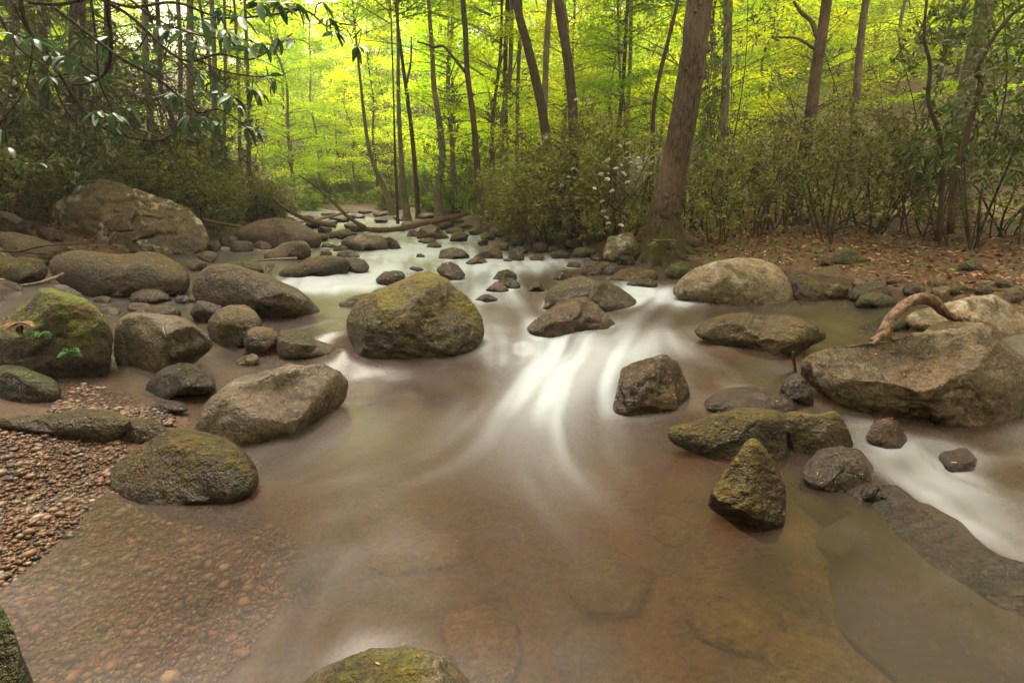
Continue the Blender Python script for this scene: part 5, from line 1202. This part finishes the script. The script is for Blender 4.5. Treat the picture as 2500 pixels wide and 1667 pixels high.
# visible kinked stems of the tall rhododendrons
def px_stem(par, px, w0, w1, yd, mat, n=26):
    P = [on_Y(a, b, yd) for a, b in px]
    m = MB(); m.tube(smooth_path(P, n), np.linspace(w0, w1, n) * yd / F / 2, 7, True, .12, yd)
    o = m.build('stem', mat, par, True, P[0])
    o.matrix_parent_inverse = Matrix.LocRotScale(par.location, par.rotation_euler, par.scale).inverted()
    o.location = P[0]
px_stem(RH[0], t3([(1850,1600),(1870,1300),(1900,1150),(1980,850),(2060,560),(2030,500),(2120,300),(2250,120),(2400,0)]), 15, 7, 8.3, B_DARK)
px_stem(RH[1], t3([(1760,1650),(1790,1300),(1780,950),(1700,700),(1710,450),(1670,250),(1690,-40)]), 12, 5, 9.0, B_DARK)
# bare twiggy saplings
def twiggy(seed):
    r = np.random.default_rng(seed); m = MB()
    for k in range(3):
        a = np.array([r.normal() * .1, r.normal() * .1, -.1]); h = r.uniform(2.2, 4.5)
        q = smooth_path([a, a + np.array([r.normal() * .15, r.normal() * .15, h * .4]), a + np.array([r.normal() * .4, r.normal() * .4, h])], 12)
        m.tube(q, np.linspace(.022, .005, 12), 5, False)
        for j in range(11):
            s0 = q[r.integers(3, 11)]; az = r.uniform(0, 6.28); Lb = r.uniform(.4, 1.2)
            e = s0 + np.array([math.cos(az), math.sin(az), r.uniform(.2, .9)]) * Lb
            mid = (s0 + e) / 2 + r.normal(size=3) * .06
            m.tube(smooth_path([s0, mid, e], 6), np.linspace(.009, .003, 6), 3, False)
            for _ in range(2):
                m.tube(smooth_path([mid, mid + r.normal(size=3) * .25 + np.array([0, 0, .15])], 3), [.005, .004, .002], 3, False)
    return m.mesh('twiggy_sapling', B_TWIG)
TW = [twiggy(k) for k in range(4)]
for i in range(46):
    y = random.uniform(12, 30)
    if i % 3 == 0: x = np.interp(y, XLY, XLX) - random.uniform(.5, 5)
    else: x = np.interp(y, XRY, XRX) + random.uniform(.8, 11)
    o = bpy.data.objects.new('twiggy_sapling', TW[i % 4]); link(o)
    o.location = (x, y, float(T(x, y)[0])); o.rotation_euler.z = random.uniform(0, 6); s = random.uniform(.8, 1.4); o.scale = (s, s, s)
    tag(o, 'bare twiggy sapling among the trunks', 'sapling', 'bare saplings under the trees')

# ------------------------------------------------------------------ logs, snags, sticks
def log(name, label, pxY, widths, mat, cat, sides=10, group=None, n=28, extra=(), rough=.14):
    P = [on_Y(a, b, yd) for a, b, yd in pxY]
    q = smooth_path(P, n)
    rr = np.interp(np.linspace(0, 1, n), np.linspace(0, 1, len(P)), [w * y / F / 2 for w, (_, _, y) in zip(widths, pxY)])
    if not extra:
        m = MB(); m.tube(q, rr, sides, True, rough, len(label)); o = m.build(name, mat, None, True, P[len(P) // 2])
        return tag(o, label, cat, group)
    root = empty(name, P[len(P) // 2]); tag(root, label, cat, group)
    m = MB(); m.tube(q, rr, sides, True, rough, len(label)); m.build('trunk', mat, root, True, P[len(P) // 2])
    for e, w0, w1 in extra:
        qq = smooth_path([on_Y(a, b, yd) for a, b, yd in e], 12)
        m = MB(); m.tube(qq, np.linspace(w0, w1, 12) * e[0][2] / F / 2, 6, True, .1, 2); m.build('limb', mat, root, True, P[len(P) // 2])
    return root
log('fallen_log', 'long fallen log across the stream head with an upswept dead branch', [(870,556,16.0),(926,562,16.2),(979,558,16.6),(1033,546,17),(1097,533,17.6),(1145,520,18)], [10,12,13,13,12,9], B_DEAD, 'log',
    extra=[([(892,556,16),(850,530,15.9),(812,492,15.8),(770,455,15.7),(730,428,15.6)], 11, 3), ([(776,460,15.7),(773,445,15.7),(770,434,15.7)], 4, 1.5), ([(806,487,15.8),(808,470,15.8),(806,455,15.8)], 4, 1.5)])
log('dead_snag', 'dark dead snag lying uphill with its tip in the air beside the large brown boulder', [(668,474,14),(672,491,14),(696,509,14.2),(729,527,14.5),(768,541,14.8),(821,552,15)], [5,7,9,11,13,12], B_DEAD, 'log')
log('fallen_log', 'pale straight log lying behind the dead snag', [(720,545,17),(790,532,18),(850,518,19)], [7,8,6], B_PALE, 'log')
log('stick', 'pale peeled stick lying over the rocks above the low black slab', [(618,637,8.3),(670,633,8.3),(725,630,8.4)], [4,5,5], B_PALE, 'stick', 7)
log('bare_branch', 'thin bare dark branch drooping across the boulders below the huge lichened one', [(-40,612,6.6),(0,612,6.6),(46,614,6.6),(96,602,6.6),(160,597,6.6),(228,595,6.7),(262,590,6.8),(277,573,6.8)], [6,6,5.5,4.5,4,3,2.5,1.5], B_TWIG, 'branch', 6, extra=[([(46,615,6.6),(100,620,6.6),(150,620,6.6)], 4, 2)])
log('stick', 'pale broken stick propped between the mossy boulders', [(54,697,5.2),(107,688,5.2),(157,668,5.3)], [6,8,7], B_PALE, 'stick', 7)
log('driftwood', 'arched pink-grey driftwood branch resting on the huge boulder', [(2136,838,3.75),(2158,818,3.75),(2172,780,3.8),(2196,756,3.85),(2224,735,3.95),(2256,728,4.0),(2280,738,4.1),(2303,760,4.2),(2326,774,4.3),(2346,780,4.35)], [30,28,24,24,25,25,24,20,17,12], B_DRIFT, 'driftwood', 22, n=90, rough=.42,
    extra=[([(2158,822,3.75),(2178,828,3.72),(2188,826,3.7)], 18, 8), ([(2150,826,3.75),(2136,834,3.7),(2132,842,3.68)], 16, 6)])
log('mossy_log', 'green mossy log lying along the bank behind the pale boulder', [(1770,622,9.4),(1830,616,9.5),(1870,622,9.4),(1920,640,9.0),(1955,652,8.7)], [16,18,17,15,10], B_MOSSLOG, 'log')
log('mossy_log', 'dark mossy log reaching from the laurels towards the knotted trunk', [(1330,600,12.2),(1400,592,12),(1480,588,11.5),(1560,592,10.6)], [14,16,16,12], B_MOSSLOG, 'log')
log('mossy_log', 'dark rotten log among the leaves above the quiet pool', [(1900,660,8.6),(1990,672,8.4),(2080,690,8.0),(2150,700,7.8)], [12,14,14,10], B_MOSSLOG, 'log')
log('stick', 'grey stick lying in the leaves beside the mossy mound', [(1935,617,10),(1970,622,10),(2005,628,9.9)], [7,8,6], B_DEAD, 'stick', 7)
log('stick', 'thin stick under the fern-covered boulder', [(270,880,4.3),(300,910,4.25),(316,945,4.2)], [5,5,4], B_DEAD, 'stick', 6, extra=[([(285,880,4.3),(262,905,4.3),(245,935,4.2)], 4, 2), ([(268,890,4.3),(240,905,4.3),(210,922,4.3)], 3, 1.5)])
log('stick', 'bare stick at the foot of the huge lichened boulder', [(480,622,7.9),(505,635,7.9),(522,645,7.9)], [5,5,3], B_DEAD, 'stick', 6)
log('stick', 'bare grey pole lying at the thicket edge beyond the huge boulder', [(495,535,12),(540,546,12),(585,554,12)], [7,8,6], B_DEAD, 'stick', 6)
log('stick', 'broken stub standing against the huge driftwood boulder', [(1936,858,3.9),(1938,880,3.9),(1942,908,3.9)], [6,8,7], B_DEAD, 'stick', 7)
# roots and moss at the knotted trunk
for i in range(7):
    az = -2.9 + i * .46 + random.uniform(-.12, .12); Lr = random.uniform(.5, 1.1)
    c0 = np.array(main.location); pr = []
    for t in np.linspace(0, 1, 6):
        xx = c0[0] + math.cos(az + .3 * t) * (.18 + Lr * t); yy = c0[1] + math.sin(az + .3 * t) * (.18 + Lr * t) * .9
        pr.append((xx, yy, float(T(xx, yy)[0]) + .22 * (1 - t) ** 2.2 - .03 * t))
    m = MB(); m.tube(smooth_path(pr, 14), np.linspace(.10, .03, 14), 8, True, .25, i); m.build('root', B_MAIN, main, True, c0)
# tangle of fine pale roots by the low black slab
root = empty('root_tangle', on_Y(660, 668, 7.6)); tag(root, 'tangle of fine pale rootlets by the low black slab', 'roots')
r = np.random.default_rng(8)
for k in range(9):
    q = smooth_path([on_Y(655 + r.uniform(-12, 20), 660 + r.uniform(-22, 12), 7.55) for _ in range(4)], 14)
    m = MB(); m.tube(q, .006, 4, False); m.build('rootlet', B_PALE, root, True, np.array(root.location))

# ------------------------------------------------------------------ small plants on the mossy boulder
def fern(label, px, yd, n, L, mat, cat='fern', name='fern'):
    c = on_Y(*px, yd); r = np.random.default_rng(int(px[0]))
    root = empty(name, c); tag(root, label, cat)
    for k in range(n):
        az = r.uniform(0, 6.28); d = np.array([math.cos(az), math.sin(az) * .5 - .5, r.uniform(-.3, .5)])
        t = np.linspace(.1, 1, 8)[:, None]; p = d * t * L * 1.0 - np.array([0, 0, 1]) * t ** 2 * L * .3
        sd_ = np.cross(d, [0, 0, 1.0]); m = MB()
        for sg in (1, -1):
            m.leaves(p, sd_ * sg + d * .5 + np.zeros_like(p), np.tile([0, -.3, 1.0], (8, 1)), L * .45 * (1.1 - t[:, 0] * .7), L * .16, r.uniform(0, 1, 8))
        m.build('frond', mat, root)
fern('bright green fern sprouting from the mossy boulder near dead leaves', (100, 812), 3.86, 6, .10, L_FERN)
fern('bright green fern low on the mossy boulder side', (172, 858), 3.72, 8, .10, L_FERN)
fern('clump of withered red-brown leaves beside the fern', (50, 790), 3.85, 9, .14, L_LITTER, 'leaves', 'dead_leaf_clump')
fern('small green plant by the mossy log at the knotted trunk', (1780, 628), 9.0, 7, .16, L_UNDER, 'plant', 'small_plant')
fern('small leafy plant at the roots of the knotted trunk', (1615, 590), 9.1, 9, .22, L_LAUREL, 'plant', 'small_plant')
fern('curled brown leaves on the near rounded boulder', (870, 1640), 1.42, 5, .05, L_LITTER, 'leaves', 'dead_leaf_clump')

# ------------------------------------------------------------------ overhanging rhododendron branches
def big_leaf(seed):
    r = np.random.default_rng(seed); n = 9; m = MB()
    t = np.linspace(0, 1, n); w = .17 * np.sin(np.pi * np.clip(t * .94 + .03, 0, 1)) ** .75
    c = np.stack([t, 0 * t, -.16 * t ** 2 - .03 * np.sin(t * 5 + seed)], 1)
    V = np.concatenate([c + np.stack([0 * t, w, .07 * (w / .17)], 1), c, c + np.stack([0 * t, -w, .07 * (w / .17)], 1)])
    f = []
    for k in range(n - 1):
        for o in (0, n):
            f += [(o + k, o + n + k, o + n + k + 1), (o + k, o + n + k + 1, o + k + 1)]
    m.add(V, f, .15 + .7 * r.uniform())
    return m.mesh('leaf', L_SILVER)
BL = [big_leaf(k) for k in range(5)]
def over_branch(label, pxs, yd, w0, w1, whorls, dy=.06):
    P = [on_Y(a, b, yd + dy * i) for i, (a, b) in enumerate(pxs)]
    q = smooth_path(P, 40)
    root = empty('rhododendron_branch', P[0]); tag(root, label, 'branch', None)
    m = MB(); m.tube(q, np.linspace(w0, w1, 40) * yd / F / 2, 6, True, .12, yd); m.build('branch', B_TWIG, root, True, P[0])
    for (a, b, nl, L, spread) in whorls:
        c = on_Y(a, b, yd + random.uniform(-.15, .25))
        j = int(np.argmin(np.linalg.norm(q - c, axis=1)))
        if np.linalg.norm(q[j] - c) > .02:
            m = MB(); m.tube(smooth_path([q[j], (q[j] + c) / 2 + RNG.normal(size=3) * .03, c], 7), np.linspace(.005, .003, 7), 4, False); m.build('twig', B_TWIG, root, True, P[0])
        for k in range(nl):
            az = random.uniform(0, 6.28); el_ = random.uniform(-1.15, .1)
            d = Vector((math.cos(az) * math.cos(el_), math.sin(az) * math.cos(el_) * .8, math.sin(el_)))
            o = bpy.data.objects.new('leaf', random.choice(BL)); link(o, root)
            o.location = Vector(c - P[0]) + d * .01
            o.rotation_euler = d.to_track_quat('X', 'Z').to_euler(); o.rotation_euler.rotate_axis('X', random.uniform(-.7, .7))
            s = L * random.uniform(.55, .95); o.scale = (s, s, s)
def whs(pts, nl, L): return [(a, b, nl + random.randint(-1, 2), L, 1) for a, b in t1(pts)]
over_branch('dark rhododendron branch arching low across the thicket', t1([(130,-60),(180,180),(300,330),(440,560),(560,740),(700,870),(880,940),(1080,960),(1250,880)]), 3.6, 9, 4, whs([(360,340),(680,760),(1230,840),(1190,640),(760,770)], 4, .13))
over_branch('dark hooked rhododendron branch curling under itself', t1([(740,-40),(735,100),(760,250),(750,420),(700,520),(600,570),(500,580)]), 3.3, 9, 5, whs([(560,270),(740,250),(480,210),(450,380)], 4, .14))
over_branch('long fine rhododendron branch reaching into the bright gap', t1([(700,0),(900,120),(1150,350),(1300,420),(1500,370),(1700,410),(1850,340),(2000,230)]), 3.4, 8, 3, whs([(1280,220),(1340,300),(1900,250),(1800,300),(2010,270),(920,350),(1000,440)], 4, .13))
over_branch('straight fine rhododendron branch crossing beneath the long one', t1([(380,60),(800,380),(1050,520),(1200,640),(1350,770),(1500,750),(1660,850),(1760,940)]), 3.2, 8, 3, whs([(1210,650),(1300,790),(1470,830),(1580,650),(1670,870),(1750,900),(1420,800)], 5, .12))
over_branch('top rhododendron branch running level along the canopy edge', t1([(200,20),(420,30),(640,-10),(900,50),(1200,20),(1500,120),(1800,110),(2050,70)]), 3.5, 8, 4, whs([(1080,170),(1160,200),(1380,130),(1480,60),(1640,120),(1900,10),(1540,200),(1770,20),(2020,20)], 5, .14))
over_branch('leafy rhododendron tip hanging into the yellow foliage', t1([(1900,60),(2100,80),(2230,180),(2300,150),(2420,260)]), 3.7, 5, 2, whs([(2250,120),(2290,220),(2350,110),(2450,320),(2210,20)], 5, .12))
over_branch('drooping rhododendron tip with pale young leaves in the gap', t1([(1250,350),(1500,480),(1700,520),(1830,530),(1930,570)]), 3.5, 5, 2, whs([(1830,520),(1880,540),(1780,620),(1720,600),(1480,560),(1340,500)], 4, .12))
over_branch('short rhododendron spray beside the round olive boulder', t1([(-60,850),(20,880),(60,1020),(140,1090),(200,1110)]), 2.9, 6, 3, whs([(20,880),(140,1100),(210,1110),(60,1000),(100,240),(230,260)], 3, .11))

over_branch('thin bare rhododendron twig looping above the thicket', t1([(60,-20),(260,300),(520,420),(720,560),(900,760),(1150,900),(1420,1060)]), 3.9, 5, 2, whs([(520,430),(900,740),(160,260)], 4, .12))
over_branch('thin rhododendron twig hanging beside the broad dark trunk', t1([(620,-20),(660,300),(680,560),(760,740),(800,880),(760,960)]), 3.8, 5, 2, whs([(670,520),(790,850),(660,780)], 4, .12))
over_branch('fine rhododendron twig slanting through the canopy edge', t1([(860,-20),(1100,150),(1400,250),(1700,280),(1860,380)]), 3.6, 5, 2, whs([(1240,210),(1540,240),(1700,330),(1110,170)], 5, .12))
over_branch('sinuous rhododendron twig under the canopy edge', t1([(980,-20),(1100,300),(1240,420),(1400,620),(1560,660),(1640,760)]), 3.7, 5, 2, whs([(1100,280),(1540,640),(1620,720),(1400,640),(1230,640)], 5, .12))
over_branch('rhododendron twig dipping from the leaning stems', t1([(-40,40),(120,320),(330,480),(420,700),(560,900)]), 3.5, 5, 2, whs([(210,250),(350,380),(560,520),(330,520)], 4, .12))

# ------------------------------------------------------------------ damp air of the valley
hv = np.array([[-1, -1, -1], [1, -1, -1], [1, 1, -1], [-1, 1, -1], [-1, -1, 1], [1, -1, 1], [1, 1, 1], [-1, 1, 1]]) * .5
m = MB(); m.add(hv, [(0, 2, 1), (0, 3, 2), (4, 5, 6), (4, 6, 7), (0, 1, 5), (0, 5, 4), (1, 2, 6), (1, 6, 5), (2, 3, 7), (2, 7, 6), (3, 0, 4), (3, 4, 7)])
t = NT('haze'); pv = t.n('ShaderNodeVolumePrincipled'); pv.inputs['Color'].default_value = (.97, .96, .9, 1); pv.inputs['Density'].default_value = .0019; pv.inputs['Anisotropy'].default_value = .5
t.l(pv.outputs[0], t.out.inputs['Volume'])
hz = m.build('haze', t.m, None, False); hz.scale = (204, 142, 56); hz.location = (0, 56.5, 26)
tag(hz, 'thin pale haze filling the wooded valley', 'haze', kind='stuff')
